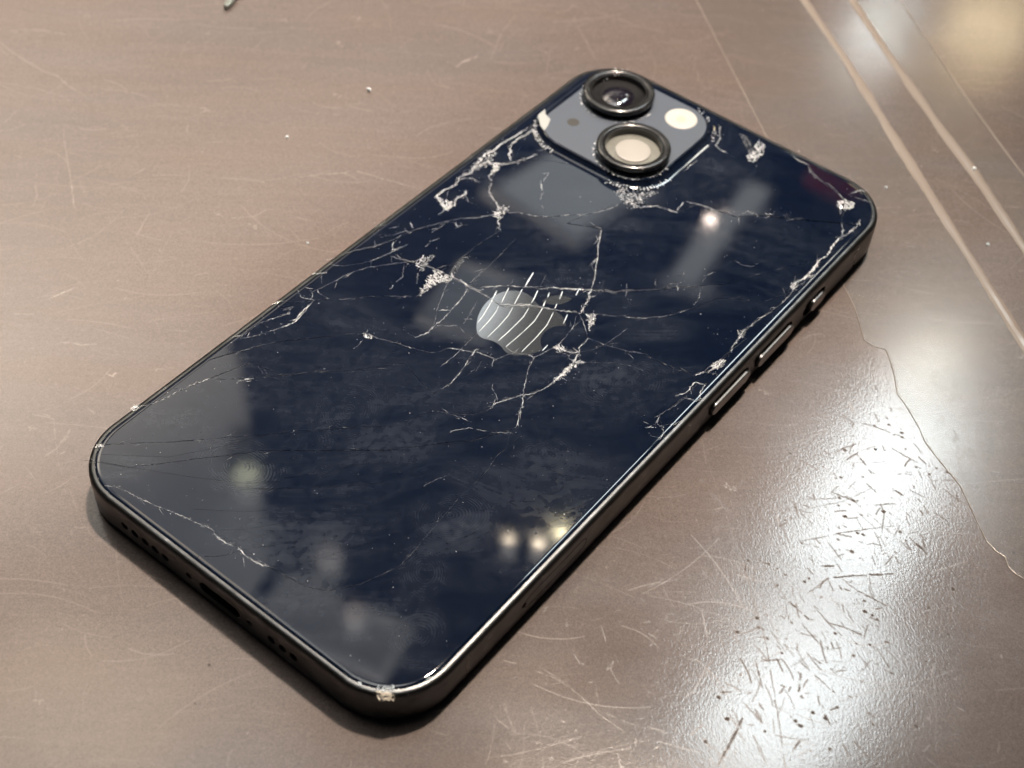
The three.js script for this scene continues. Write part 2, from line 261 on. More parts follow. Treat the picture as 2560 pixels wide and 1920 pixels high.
const tableCoat = dataTexture(TN, TN, (i, j, o) => {         // r: clear film over the laminate (missing in pits and scratches), g: roughness
  const x = TX0 + (i + .5) / TN * TS, y = TY0 + (j + .5) / TN * TS, s = SL[j * TN + i] / 255, d = SD[j * TN + i] / 255, worn = fbm(x * 0.05, y * 0.05, 4, 61);
  o[0] = clamp((0.5 + 0.4 * worn) * (1 - d) * (1 - 0.5 * s)); o[1] = clamp(0.14 + 0.10 * (worn - 0.5) + 0.5 * d + 0.25 * s); o[2] = o[0]; o[3] = 255 * (1 - 0.92 * d);
});
const BN = 1024, BT = 47;                                    // leather-like fine relief, a seamless tile of 47 mm
const tableBump = dataTexture(BN, BN, (i, j, o) => {
  const u = i / BN, v = j / BN;
  const wx = 0.6 * vn(u * 96, v * 96, 96, 96, 5), wy = 0.6 * vn(u * 96, v * 96, 96, 96, 6);
  const a = vn(u * 128 + wx, v * 240 + wy, 128, 240, 1), b = vn(u * 230, v * 250, 230, 250, 2);
  o[0] = o[1] = o[2] = 0.65 * a + 0.35 * b;
});
for (const t of [tableColor, tableCoat]) { t.wrapS = t.wrapT = THREE.MirroredRepeatWrapping; }
tableBump.wrapS = tableBump.wrapT = THREE.RepeatWrapping;
tableBump.repeat.set(TS / BT, TS / BT); tableBump.rotation = -Math.atan2(GRAIN[1], GRAIN[0]);
const tableMat = new THREE.MeshPhysicalMaterial({ map: tableColor, roughnessMap: tableCoat, roughness: 1, bumpMap: tableBump, bumpScale: 6.8e-6, clearcoat: 0.25, clearcoatMap: tableCoat, clearcoatRoughness: 0.1, specularIntensityMap: tableCoat, ior: 1.5 });
{
  const x0 = -420, x1 = 330, y0 = -330, y1 = 520, t = 22, g = new THREE.BufferGeometry();
  const q = [[x0, y0, 0], [x1, y0, 0], [x1, y1, 0], [x0, y1, 0]], b = q.map(([x, y]) => [x, y, -t]), P = [], U = [], I = [];
  const face = (a) => { const s = P.length / 3; for (const v of a) { P.push(...v); U.push((v[0] - TX0) / TS, (v[1] + v[2] - TY0) / TS); } I.push(s, s + 1, s + 2, s, s + 2, s + 3); };
  face(q); face([b[3], b[2], b[1], b[0]]); for (let i = 0; i < 4; i++) face([b[i], b[(i + 1) % 4], q[(i + 1) % 4], q[i]]);
  g.setAttribute('position', new THREE.Float32BufferAttribute(P, 3)); g.setAttribute('uv', new THREE.Float32BufferAttribute(U, 2)); g.setIndex(I); g.computeVertexNormals();
  mesh('table_top', toWorld(g), tableMat).userData = { kind: 'structure', label: 'scratched brown laminate table top with a satin sheen', category: 'table top' };
}

// ------------------------------------------------------------------ ceiling and its lamps, with added uplights, dim panels and a dark sheet (seen only as reflections and by their light)
const matCeil = new THREE.MeshStandardMaterial({ color: new THREE.Color(0.62, 0.63, 0.63), roughness: 0.95 });
const matBeam = new THREE.MeshStandardMaterial({ color: new THREE.Color(0.03, 0.028, 0.03), roughness: 0.9 });
const matTrim = new THREE.MeshStandardMaterial({ color: new THREE.Color(0.5, 0.5, 0.5), roughness: 0.5 });
function slab(x0, x1, y0, y1, z0, z1) { const g = new THREE.BoxGeometry(x1 - x0, y1 - y0, z1 - z0); g.translate((x0 + x1) / 2, (y0 + y1) / 2, (z0 + z1) / 2); return g; }
mesh('ceiling', toWorld(slab(-3200, 800, -200, 4200, CEIL + 30, CEIL + 80)), matCeil).userData = { kind: 'structure', label: 'pale plain ceiling above the table', category: 'ceiling' };
{ // dark sheet added under most of the ceiling to darken reflections, cut at a slant
  const g = new THREE.ExtrudeGeometry(new THREE.Shape([[-1640, 1240], [-1120, 850], [-560, 430], [700, 300], [700, 4100], [-1750, 4100]].map(([x, y]) => new THREE.Vector2(x, y))), { depth: 4, bevelEnabled: false });
  g.translate(0, 0, CEIL + 26); mesh('added_dark_sheet', toWorld(g), matBeam).userData = { kind: 'structure', label: 'added dark sheet with a slanting edge under the pale ceiling', category: 'ceiling' };
}
const aimTarget = (x, y, z) => { const o = new THREE.Object3D(); o.position.copy(V(x, y, z)); scene.add(o); return o; };
function downlight(spec, label) {
  const t = thing('downlight', label, 'lamp', [spec.at[0], spec.at[1], CEIL + 30]);
  mesh('trim_ring', toWorld(lathe([[70, -14], [95, -14], [95, 0], [70, 0], [70, -14]], 40)), matTrim, t);
  const d = new THREE.CylinderGeometry(68, 68, 6, 40); d.rotateX(Math.PI / 2); d.translate(0, 0, -5);
  mesh('glowing_disc', toWorld(d), new THREE.MeshStandardMaterial({ color: 0x222222, emissive: WARM, emissiveIntensity: 6 }), t);
  const l = new THREE.SpotLight(WARM, spec.power, 0, spec.angle, 1, 2); l.position.copy(V(...spec.at)); l.target = aimTarget(...spec.aim);
  l.castShadow = true; l.shadow.radius = spec.radius; l.shadow.mapSize.set(2048, 2048); l.shadow.camera.near = 0.05; l.shadow.camera.far = 4; scene.add(l);
}
downlight(KEY, 'warm round recessed spotlight above the phone');
for (const [k, p] of PANELS.entries()) {
  const t = thing('light_panel', ['cool rectangular light panel nearest the warm spotlight', 'cool long light panel, the largest in the ceiling', 'small pale yellow light panel beside the long panel', 'cool small light panel far along the ceiling', 'warm light panel over the slanting edge of the dark sheet', 'added dim square panel mirrored in the glass, beside the long narrow panel', 'added dim narrow panel mirrored in the glass, around the small pink lamp', 'added dim small panel mirrored in the emblem, alone in the dark sheet', 'added dim low panel mirrored in the glass, next to the faint lamps', 'golden light panel far along the ceiling'][k], 'light panel', [p.at[0], p.at[1], CEIL + 30]);
  t.rotation.y = p.turn;
  const [w, h] = p.size, f = 14, c = new THREE.Color(...p.color);
  mesh('panel_frame', toWorld(mergeGeometries([slab(-w / 2 - f, w / 2 + f, h / 2, h / 2 + f, -26, 0), slab(-w / 2 - f, w / 2 + f, -h / 2 - f, -h / 2, -26, 0), slab(-w / 2 - f, -w / 2, -h / 2, h / 2, -26, 0), slab(w / 2, w / 2 + f, -h / 2, h / 2, -26, 0)])), matTrim, t);
  mesh('diffuser', toWorld(slab(-w / 2, w / 2, -h / 2, h / 2, -14, -6)), new THREE.MeshStandardMaterial({ color: 0x333333, emissive: c, emissiveIntensity: Math.min(0.5, p.glow * 0.3) }), t);
  const l = new THREE.RectAreaLight(c, p.glow, w / 1000, h / 1000);
  l.position.copy(V(p.at[0], p.at[1], CEIL + 12)); l.rotation.set(-Math.PI / 2, 0, p.turn); scene.add(l);
}
{
  const glow = (r, g, b, k) => new THREE.MeshStandardMaterial({ color: 0x111111, emissive: new THREE.Color(r, g, b), emissiveIntensity: k });
  const lamps = [[-1233, 912, 26, 5.5, [1, 1, 0.72]], [-994, 879, 20, 4, [1, 0.92, 0.85]], [-876, 819, 17, 4.5, [1, 0.85, 0.75]], [-768, 1116, 10, 34, [1, 0.82, 0.6]], [-721, 1145, 10, 55, [1, 0.82, 0.6]], [-706, 1190, 10, 110, [1, 0.87, 0.55]], [-965, 2119, 13, 60, [1, 0.82, 0.7]]];
  const names = ['faint yellowish lamp at the edge of the dark sheet', 'faint white lamp next to the faint yellowish lamp', 'faint pinkish lamp between the faint white lamp and the trio', 'dimmest lamp of the close trio', 'middle lamp of the close trio', 'brightest lamp of the close trio', 'small pink bright lamp over the long narrow panel'];
  lamps.forEach(([x, y, r, k, c], i) => {
    const t = thing('ceiling_lamp', 'round ceiling spot, ' + names[i], 'lamp', [x, y, CEIL + 30]);
    mesh('housing', toWorld(lathe([[r, -50], [r + 6, -50], [r + 6, 0], [0, 0]], 28)), matTrim, t);
    const d = new THREE.CylinderGeometry(r, r, 6, 28); d.rotateX(Math.PI / 2); d.translate(0, 0, -46);
    mesh('glowing_lens', toWorld(d), glow(...c, k), t);
  });
  for (const [spec, label, tint] of [[ADDED_UPLIGHT, 'added unseen uplight in a black bowl on a rod, brightening the ceiling at the slanting edge', [1, 0.97, 0.92]], [ADDED_UPLIGHT2, 'added unseen warm uplight in a black bowl on a rod, far from the light panels', [1, 0.86, 0.7]]]) {
    const u = thing('added_uplight', label, 'lamp', spec.at);
    mesh('bowl', toWorld(lathe([[0, -90], [60, -80], [100, -40], [112, 0], [106, 0], [94, -38], [56, -72], [0, -80]], 36)), matBeam, u);
    const rod = new THREE.CylinderGeometry(6, 6, CEIL + 30 - spec.at[2] + 84, 12); rod.rotateX(Math.PI / 2); rod.translate(109, 0, (CEIL + 30 - spec.at[2]) / 2 - 20); mesh('rod', toWorld(rod), matTrim, u);
    const b = new THREE.SphereGeometry(32, 20, 12); b.translate(0, 0, -30); mesh('bulb', toWorld(b), glow(...tint, 4), u);
    const l = new THREE.SpotLight(new THREE.Color(...tint), spec.power, 0, 0.72, 0.7, 2); l.position.copy(V(spec.at[0], spec.at[1], spec.at[2] + 25)); l.target = aimTarget(...spec.aim); l.shadow.radius = 2; l.castShadow = true; scene.add(l);
  }
  const red = mesh('hanging_box', toWorld(new THREE.BoxGeometry(150, 90, 40)), new THREE.MeshStandardMaterial({ color: new THREE.Color(0.32, 0.025, 0.03), roughness: 0.6 })); red.position.copy(V(-815, 2395, CEIL - 45)); tag(red, 'small dark red box hung beyond the small pink lamp', 'box');
}

// ------------------------------------------------------------------ protective films on the table
function sheet(outline, z0, z1) {
  const s = new THREE.Shape(outline.map(([x, y]) => new THREE.Vector2(x, y)));
  const g = new THREE.ExtrudeGeometry(s, { depth: z1 - z0, bevelEnabled: false }); g.translate(0, 0, z0); return g;
}
const filmBump = dataTexture(1024, 1024, (i, j, o) => {
  const x = i / 1024, y = j / 1024, d = vn(x * 90, y * 90, 90, 90, 12), e = vn(x * 34, y * 34, 34, 34, 13);
  o[0] = o[1] = o[2] = 0.35 * vn(x * 14, y * 14, 14, 14, 14) + 0.5 * sstep(0.72, 0.95, d) + 0.4 * sstep(0.7, 1, e);
});
filmBump.wrapS = filmBump.wrapT = THREE.RepeatWrapping; filmBump.repeat.set(11, 11);      // uv of an extrusion is in metres after scaling below
const filmMat = new THREE.MeshPhysicalMaterial({ color: new THREE.Color(0.97, 0.97, 0.965), transmission: 1, thickness: 0, roughness: 0.2, ior: 1.5, specularIntensity: 0.32, bumpMap: filmBump, bumpScale: 6e-5 });
const beadMat = new THREE.MeshPhysicalMaterial({ color: new THREE.Color(0.235, 0.2, 0.172), roughness: 0.26 });
function jag(pts, step, amp) { const o = []; for (let i = 0; i < pts.length - 1; i++) { const [a, b] = [pts[i], pts[i + 1]], L = Math.hypot(b[0] - a[0], b[1] - a[1]), n = Math.max(1, Math.round(L / step)); for (let k = 0; k < n; k++) { const t = k / n, j = k ? rr(-amp, amp) : 0; o.push([mix(a[0], b[0], t) - (b[1] - a[1]) / L * j, mix(a[1], b[1], t) + (b[0] - a[0]) / L * j]); } } o.push(pts.at(-1)); return o; }
function bead(pts, w, h, z) {                 // uneven low ridge along a film's edge
  const q = jag(pts, 1.1, w * 0.035), T = new Tris(); let prev;
  q.forEach((p, i) => {
    const a = q[Math.max(0, i - 1)], b = q[Math.min(q.length - 1, i + 1)], L = Math.hypot(b[0] - a[0], b[1] - a[1]) || 1, n = [-(b[1] - a[1]) / L, (b[0] - a[0]) / L], k = w / 2 * (0.75 + 0.5 * vn(i * 0.13, 3, 256, 256, 8)), hh = h * (0.6 + 0.8 * vn(i * 0.3, 9, 256, 256, 9));
    const row = [[-1, 0], [-0.5, 0.8], [0.15, 1], [0.7, 0.6], [1, 0]].map(([s, e]) => [p[0] + n[0] * k * s, p[1] + n[1] * k * s, z + hh * e]);
    if (prev) for (let s = 0; s < 4; s++) T.quad(prev[s + 1], prev[s], row[s], row[s + 1]);
    prev = row;
  });
  return T.build();
}
const EDGE1 = tb('P', [[1985, -40], [2010, 0], [2120, 160], [2260, 385], [2390, 590], [2500, 765], [2560, 860], [2640, 985]]);
const EDGE2 = tb('P', [[2102, -40], [2130, 0], [2230, 150], [2350, 320], [2440, 440], [2540, 590], [2560, 620], [2640, 740]]);
const EDGE3 = tb('P', [[2222, -40], [2250, 0], [2350, 150], [2420, 250], [2500, 360], [2560, 440], [2640, 550]]);
const RAGGED = tb('P', [[1725, -40], [1740, 0], [1910, 330], [2050, 600], [2137, 770], [2150, 815], [2160, 850], [2185, 866], [2215, 874], [2226, 905], [2236, 940], [2243, 985], [2262, 1010], [2298, 1070], [2312, 1105], [2335, 1135], [2398, 1212], [2420, 1255], [2440, 1300], [2466, 1352], [2490, 1378], [2512, 1392], [2522, 1418], [2540, 1436], [2650, 1500]]);
{
  const filmGeo = (g) => { const G = toWorld(g), uv = G.attributes.uv, p = G.attributes.position; for (let i = 0; i < uv.count; i++) uv.setXY(i, p.getX(i), p.getZ(i)); return G; };
  const f1 = thing('clear_film', 'clear plastic film strip with one ragged torn edge, reaching under the phone', 'film');
  const outline = [...RAGGED.slice(0, 4), ...jag(RAGGED.slice(4), 1.4, 0.35), ...[...EDGE1].reverse()];
  mesh('film_sheet', filmGeo(sheet(outline, 0.03, 0.09)), filmMat, f1);
  mesh('edge_ridge', bead(EDGE1, 2.2, 0.26, 0.04), beadMat, f1).userData.label = 'thick straight beige edge of the film';
  mesh('torn_edge', bead(RAGGED.slice(4), 0.2, 0.05, 0.06), beadMat, f1);
  mesh('side_edge', bead(RAGGED.slice(0, 5), 0.22, 0.03, 0.06), beadMat, f1);
  const f2 = thing('clear_film', 'clear plastic film strip with two straight edges, beyond the torn strip', 'film');
  mesh('film_sheet', filmGeo(sheet([...EDGE2, ...[...EDGE3].reverse()], 0.03, 0.09)), filmMat, f2);
  mesh('edge_ridge', bead(EDGE2, 2.2, 0.26, 0.04), beadMat, f2);
  mesh('side_edge', bead(EDGE3, 0.35, 0.07, 0.05), beadMat, f2);
}

// ------------------------------------------------------------------ phone
const HW = 35.75, HL = 73.35, CR = 11.05;
const LIFT = 0.1;
const phone = thing('smartphone', 'dark blue smartphone lying face down with its glass back shattered', 'smartphone', [0, 0, LIFT]);
const frameColor = dataTexture(512, 512, (i, j, o) => {
  const w = fbm(i * 0.03, j * 0.03, 5, 71), s = vn(i * 0.9, j * 0.9, 256, 256, 72); const k = 1 + 0.9 * (w - 0.5) + 0.3 * (s - 0.5) + 2.2 * sstep(0.8, 0.95, vn(i * 0.05, j * 0.7, 256, 256, 73)) * sstep(0.55, 0.8, w);
  o[0] = 0.078 * k; o[1] = 0.081 * k; o[2] = 0.083 * k;
}, true);
frameColor.wrapS = frameColor.wrapT = THREE.RepeatWrapping;
const matFrame = new THREE.MeshStandardMaterial({ map: frameColor, metalness: 1, roughness: 0.34 });
const matButton = new THREE.MeshStandardMaterial({ color: new THREE.Color(0.2, 0.2, 0.2), metalness: 1, roughness: 0.3 });
const matBlack = new THREE.MeshPhysicalMaterial({ color: new THREE.Color(0.004, 0.004, 0.005), roughness: 0.6, specularIntensity: 0.3 });
const matGloss = new THREE.MeshPhysicalMaterial({ color: new THREE.Color(0.012, 0.012, 0.013), roughness: 0.16, ior: 1.6 });
const boxUV = (g, k = 25) => { const p = g.attributes.position, n = g.attributes.normal, u = new Float32Array(p.count * 2); for (let i = 0; i < p.count; i++) { const ax = Math.abs(n.getX(i)), ay = Math.abs(n.getY(i)); u[i * 2] = (ax > ay ? p.getZ(i) : p.getX(i)) * k; u[i * 2 + 1] = (ay > 0.7 ? p.getZ(i) : p.getY(i)) * k; } g.setAttribute('uv', new THREE.BufferAttribute(u, 2)); return g; };
const capsule = (hx, r, depth) => { const s = new THREE.Shape(); s.absarc(hx - r, 0, r, -Math.PI / 2, Math.PI / 2, false); s.absarc(-(hx - r), 0, r, Math.PI / 2, Math.PI * 1.5, false); return new THREE.ExtrudeGeometry(s, { depth, bevelEnabled: false, curveSegments: 14 }); };
{
  // the band, with openings cut through it
  const prof = [[1.5, 0.02], [0.7, 0.12], [0.28, 0.4], [0.06, 0.85], [0, 1.3], [0, 6.45], [0.05, 6.85], [0.2, 7.18], [0.45, 7.4], [0.8, 7.5], [1.12, 7.5], [1.2, 7.42], [1.2, 6.7], [2.6, 6.7], [2.6, 0.5], [1.5, 0.5]];
  let g = creased(sweep(HW, HL, CR, prof, { closed: true, seg: 22 }));
  let brush = new Brush(g); brush.updateMatrixWorld();
  const ev = new Evaluator(); ev.attributes = ['position', 'normal']; ev.useGroups = false;
  const cutters = [];
  const holeX = [-21.1, -18.75, -16.4, -14.15, -11.9, -6.7, 6.2, 10.8, 13.05, 15.3];
  for (const x of holeX) { const r = Math.abs(x) < 7 ? 0.62 : 0.78, c = new THREE.CylinderGeometry(r, r, 2.2, 20); c.translate(x, -HL + 0.6, 3.72); cutters.push(c); }
  { const c = capsule(4.4, 1.35, 2.2); c.rotateX(Math.PI / 2); c.translate(0, -HL + 1.7, 3.75); cutters.push(c); }
  for (const [y, h] of [[42.4, 3.9], [28.0, 6.4], [13.2, 6.4]]) { const c = capsule(h, 1.75, 2); c.rotateX(Math.PI / 2); c.rotateZ(Math.PI / 2); c.translate(HW + 1.0 - 2 + 0.2, y, 3.6); cutters.push(c); }
  { const c = new THREE.CylinderGeometry(0.55, 0.55, 1.6, 18); c.rotateZ(Math.PI / 2); c.translate(HW, -44.6, 4.0); cutters.push(c); }
  for (const c of cutters) { const n = c.index ? c.toNonIndexed() : c; n.deleteAttribute('uv'); const b = new Brush(n); b.updateMatrixWorld(); brush = ev.evaluate(brush, b, SUBTRACTION); brush.updateMatrixWorld(); }
  g = brush.geometry; g.clearGroups();
  const frame = mesh('frame', boxUV(toWorld(g)), matFrame, phone);
  // what lies in the openings
  for (const x of holeX) { const c = new THREE.CylinderGeometry(0.78, 0.78, 0.2, 18); c.translate(x, -HL + 1.2, 3.72); const m = mesh(Math.abs(x) < 7 ? 'screw' : 'speaker_grille', toWorld(c), matBlack, phone); }
  const lip = capsule(4.75, 1.7, 0.16); { const c = capsule(4.3, 1.25, 0.5); c.translate(0, 0, -0.1); const s = new Brush(lip), k = new Brush(c); s.updateMatrixWorld(); k.updateMatrixWorld(); const e2 = new Evaluator(); e2.useGroups = false; const r = e2.evaluate(s, k, SUBTRACTION).geometry; r.clearGroups(); r.rotateX(Math.PI / 2); r.translate(0, -HL + 0.13, 3.75); mesh('port_rim', toWorld(r), matFrame, phone); }
  { const c = capsule(4.3, 1.25, 0.3); c.rotateX(Math.PI / 2); c.translate(0, -HL + 1.6, 3.75); mesh('charging_port', toWorld(c), matBlack, phone); }
  for (const [name, y, h] of [['mute_switch', 42.4, 3.3], ['volume_button', 28.0, 5.9], ['volume_button', 13.2, 5.9]]) {
    const s = new THREE.Shape(), r = 1.12, k = name === 'mute_switch' ? 2.4 : h; s.absarc(k - r, 0, r, -Math.PI / 2, Math.PI / 2, false); s.absarc(-(k - r), 0, r, Math.PI / 2, Math.PI * 1.5, false);
    const c = new THREE.ExtrudeGeometry(s, { depth: 1.25, bevelEnabled: true, bevelSize: 0.16, bevelThickness: 0.16, bevelSegments: 3, curveSegments: 12 });
    c.rotateX(Math.PI / 2); c.rotateZ(Math.PI / 2); c.translate(HW - 0.75, name === 'mute_switch' ? y + 0.5 : y, 3.55);
    mesh(name, boxUV(toWorld(c)), matButton, phone);
  }
  // card tray: a hairline outline standing in the band
  { const o = capsule(8.0, 1.25, 0.05), c = capsule(7.86, 1.11, 0.4); c.translate(0, 0, -0.1); const s = new Brush(o), k = new Brush(c); s.updateMatrixWorld(); k.updateMatrixWorld(); const e2 = new Evaluator(); e2.useGroups = false; const r = e2.evaluate(s, k, SUBTRACTION).geometry; r.clearGroups(); r.rotateX(Math.PI / 2); r.rotateZ(Math.PI / 2); r.translate(HW - 0.03, -36.6, 3.9); mesh('card_tray_gap', toWorld(r), matBlack, phone); }
  // antenna lines
  for (const [x, y, a] of [[HW, -58, 0], [HW, 58, 0], [-HW, -58, 0], [-HW, 58, 0]]) { const c = new THREE.BoxGeometry(0.02, 0.9, 5.3); c.translate(x, y, 3.85); mesh('antenna_line', toWorld(c), matGloss, phone); }
  mesh('display_glass', toWorld(sweep(HW - 1.3, HL - 1.3, CR - 1.3, [[0.5, -0.08], [0, 0.02], [0, 0.5], [0.2, 0.5]], { cap: true })), matGloss, phone);
  // crushed metal at the lower corner
  const T = new Tris(); const cs = [HW - CR, -(HL - CR)];
  for (let i = 0; i < 130; i++) { const a = -0.93 + rr(-0.14, 0.14) * rr(0.3, 1), rad = CR - rr(-0.12, 0.75), z = 7.5 - Math.max(0, (rad - CR + 0.5)) * 1.0 - rr(0, 0.15); T.chip(cs[0] + Math.cos(a) * rad, cs[1] + Math.sin(a) * rad, z, rr(0.08, 0.34), 0.45); }
  mesh('frame_dent', T.build(), new THREE.MeshPhysicalMaterial({ color: new THREE.Color(0.66, 0.6, 0.5), roughness: 0.5 }), phone).userData.label = 'crushed pale metal nick on the lower corner';
}

// glass back: shards cut by the main cracks
const GW = HW - 1.9, GL = HL - 1.9, GR = CR - 1.9;
const CUTS = [
  [...gl('C', [[300, 1110], [540, 1050], [750, 1000], [900, 945], [1010, 890], [1280, 810], [1420, 780], [1560, 775], [1690, 750], [1740, 730], [1880, 735], [2110, 770]]), ...gl('A', [[700, 1385], [830, 1385], [950, 1360], [1050, 1330], [1180, 1250]]), ...gl('B', [[130, 1000], [290, 1050], [460, 985], [620, 1040], [760, 1085], [930, 1070], [1260, 1105], [1700, 1140], [2000, 1160]])],
  [...gl('C', [[-120, 1500], [250, 1430], [480, 1420], [700, 1395], [960, 1400], [1080, 1395], [1180, 1290], [1240, 1210], [1330, 1230], [1460, 1290], [1520, 1330], [1580, 1350]]), ...gl('D', [[370, 610], [430, 650], [480, 680], [560, 690], [640, 680], [780, 690], [920, 710], [1110, 740], [1260, 745], [1440, 768], [1560, 775], [1760, 765], [1960, 710], [2200, 620]]), ...gl('I', [[1300, 330], [1560, 240], [2000, 120]])],
  [...gl('D', [[210, 514], [350, 525], [560, 530], [780, 545], [980, 545], [1200, 550], [1310, 565], [1540, 560], [1780, 545], [2050, 520]]), ...gl('I', [[1000, 190], [1350, 90], [1900, -40]])],
  [...gl('E', [[-260, 480], [130, 370], [280, 335], [600, 300], [990, 270], [1160, 325], [1330, 375], [1500, 420], [1570, 415], [1650, 385]]), ...gl('D', [[140, 1025], [290, 1050], [440, 1105], [580, 1055], [745, 1090], [860, 1030], [960, 1010], [1095, 1050], [1200, 1030], [1300, 990], [1500, 1045], [1620, 1060]]), ...gl('I', [[500, 830], [740, 910], [900, 860], [1300, 780]])],
  [...gl('F', [[330, 400], [450, 375], [660, 310], [820, 230], [1000, 155], [1200, 80], [1350, 20]]), ...gl('E', [[350, 600], [560, 570], [900, 560], [1300, 500]]), ...gl('D', [[-60, 1380], [90, 1290], [200, 1150], [290, 1030]])],
  [...gl('F', [[60, 670], [400, 660], [700, 650]]), ...gl('E', [[210, 1065], [620, 1030], [1200, 1000], [1520, 880], [1700, 905], [1950, 880]]), ...gl('D', [[440, 1450], [650, 1390], [820, 1340], [960, 1230], [1070, 1110], [1095, 1040]])],
  [...gl('D', [[745, 1080], [700, 1170], [665, 1330], [650, 1470], [600, 1640]]), ...gl('E', [[2070, 1050], [1850, 1110], [1500, 1145], [1200, 1190], [600, 1195], [200, 1190]]), ...gl('F', [[400, 850], [0, 790]])],
  [...gl('F', [[120, 990], [300, 1000], [500, 1110], [800, 1230], [1050, 1345], [1250, 1480], [1510, 1640]]), ...gl('G', [[790, 260], [1000, 370], [1150, 400], [1430, 350], [1730, 210], [1890, 40]]), ...gl('E', [[1700, 1600], [1950, 1350], [2020, 1240], [2110, 1170], [2130, 1030]])],
  [...gl('A', [[1060, 1300]]), ...gl('D', [[1000, 30], [1275, 75], [1250, 200], [1230, 380], [1200, 550], [1150, 680], [1110, 750]])],
  [...gl('C', [[1745, 745], [1700, 640], [1650, 560], [1670, 510], [1690, 390], [1640, 330], [1530, 380], [1300, 440], [1100, 480]])],
  [...gl('C', [[1690, 395], [1780, 350], [1960, 300], [2300, 350]])],
  [...gl('B', [[1150, 400], [1200, 590], [1320, 670], [1410, 790], [1560, 900], [1620, 960], [1590, 1130], [1610, 1190], [1560, 1270], [1470, 1400], [1330, 1550], [1190, 1640]]), ...gl('I', [[1430, 350], [1230, 490], [1100, 620], [940, 830], [730, 990], [660, 1100], [470, 1230], [490, 1330], [480, 1420], [620, 1560]])],
  [...gl('D', [[1075, 755], [1050, 850], [930, 990], [850, 1040]])],
  [...gl('D', [[1110, 735], [1150, 870], [1165, 935], [1100, 1010], [1090, 1060]])],
  [...gl('C', [[1740, 735], [1735, 880], [1560, 990], [1400, 1110], [1250, 1215]])],
];
function splitFace(poly, line) {
  const hits = [], n = poly.length;
  for (let i = 0; i < line.length - 1; i++) for (let j = 0; j < n; j++) {
    const a = line[i], b = line[i + 1], c = poly[j], d = poly[(j + 1) % n], rx = b[0] - a[0], ry = b[1] - a[1], sx = d[0] - c[0], sy = d[1] - c[1], den = rx * sy - ry * sx;
    if (Math.abs(den) < 1e-12) continue;
    const t = ((c[0] - a[0]) * sy - (c[1] - a[1]) * sx) / den, u = ((c[0] - a[0]) * ry - (c[1] - a[1]) * rx) / den;
    if (t >= 0 && t < 1 && u >= 0 && u < 1) hits.push({ t: i + t, e: j + u, p: [a[0] + rx * t, a[1] + ry * t] });
  }
  hits.sort((x, y) => x.t - y.t);
  const at = (t) => { const i = Math.min(line.length - 2, Math.floor(t)), f = t - i; return [mix(line[i][0], line[i + 1][0], f), mix(line[i][1], line[i + 1][1], f)]; };
  for (let k = 0; k < hits.length - 1; k++) {
    const A = hits[k], B = hits[k + 1]; if (B.t - A.t < 1e-6 || !inside(poly, at((A.t + B.t) / 2))) continue;
    const mid = []; for (let i = Math.floor(A.t) + 1; i < B.t; i++) if (i > A.t + 1e-6) mid.push(line[i]);
    const walk = (from, to) => { const o = []; let i = Math.floor(from.e), g = 0; if (Math.floor(to.e) === i && to.e > from.e) return o; do { i = (i + 1) % n; o.push(poly[i]); } while (i !== Math.floor(to.e) && g++ < n + 2); return o; };
    const P1 = [A.p, ...mid, B.p, ...walk(B, A)], P2 = [B.p, ...[...mid].reverse(), A.p, ...walk(A, B)];
    if (Math.abs(areaOf(P1)) < 0.25 || Math.abs(areaOf(P2)) < 0.25) continue;
    const before = [...line.slice(0, Math.floor(A.t) + 1), A.p], after = [B.p, ...line.slice(Math.floor(B.t) + 1)];
    let faces = [P1, P2];
    for (const rest of [before, after]) if (rest.length > 1) faces = faces.flatMap((f) => splitFace(f, rest));
    return faces;
  }
  return [poly];
}
function areaOf(p) { let s = 0; for (let i = 0; i < p.length; i++) { const a = p[i], b = p[(i + 1) % p.length]; s += a[0] * b[1] - a[1] * b[0]; } return s / 2; }
function inside(p, [x, y]) { let c = false; for (let i = 0, j = p.length - 1; i < p.length; j = i++) if ((p[i][1] > y) !== (p[j][1] > y) && x < (p[j][0] - p[i][0]) * (y - p[i][1]) / (p[j][1] - p[i][1]) + p[i][0]) c = !c; return c; }
const tidy = (p) => { const o = p.filter((a, i) => { const b = p[(i + 1) % p.length]; return Math.hypot(a[0] - b[0], a[1] - b[1]) > 0.01; }); return areaOf(o) < 0 ? o.reverse() : o; };
const cutLines = CUTS.map((c) => jag(c, 1.1, 0.09));
let faces = [ring(GW, GL, GR, 0, 16)];
for (const line of cutLines) faces = faces.flatMap((f) => splitFace(f, line));
faces = faces.map(tidy).filter((f) => f.length > 2 && areaOf(f) > 0.2);
const TILTS = [];
const shards = faces.map((poly) => {
  let cx = 0, cy = 0; for (const [x, y] of poly) { cx += x; cy += y; } cx /= poly.length; cy /= poly.length;
  let R = 0; for (const [x, y] of poly) R = Math.max(R, Math.hypot(x - cx, y - cy));
  const m = Math.min(0.006, 0.13 / R), a = rnd() * 6.283, k = m * rr(0.35, 1);
  return { poly, cx, cy, gx: Math.cos(a) * k, gy: Math.sin(a) * k, z: rr(-0.03, 0.02) };
});
const heightAt = (x, y) => { for (const s of shards) if (inside(s.poly, [x, y])) return GZ + s.z + (x - s.cx) * s.gx + (y - s.cy) * s.gy; return GZ; };

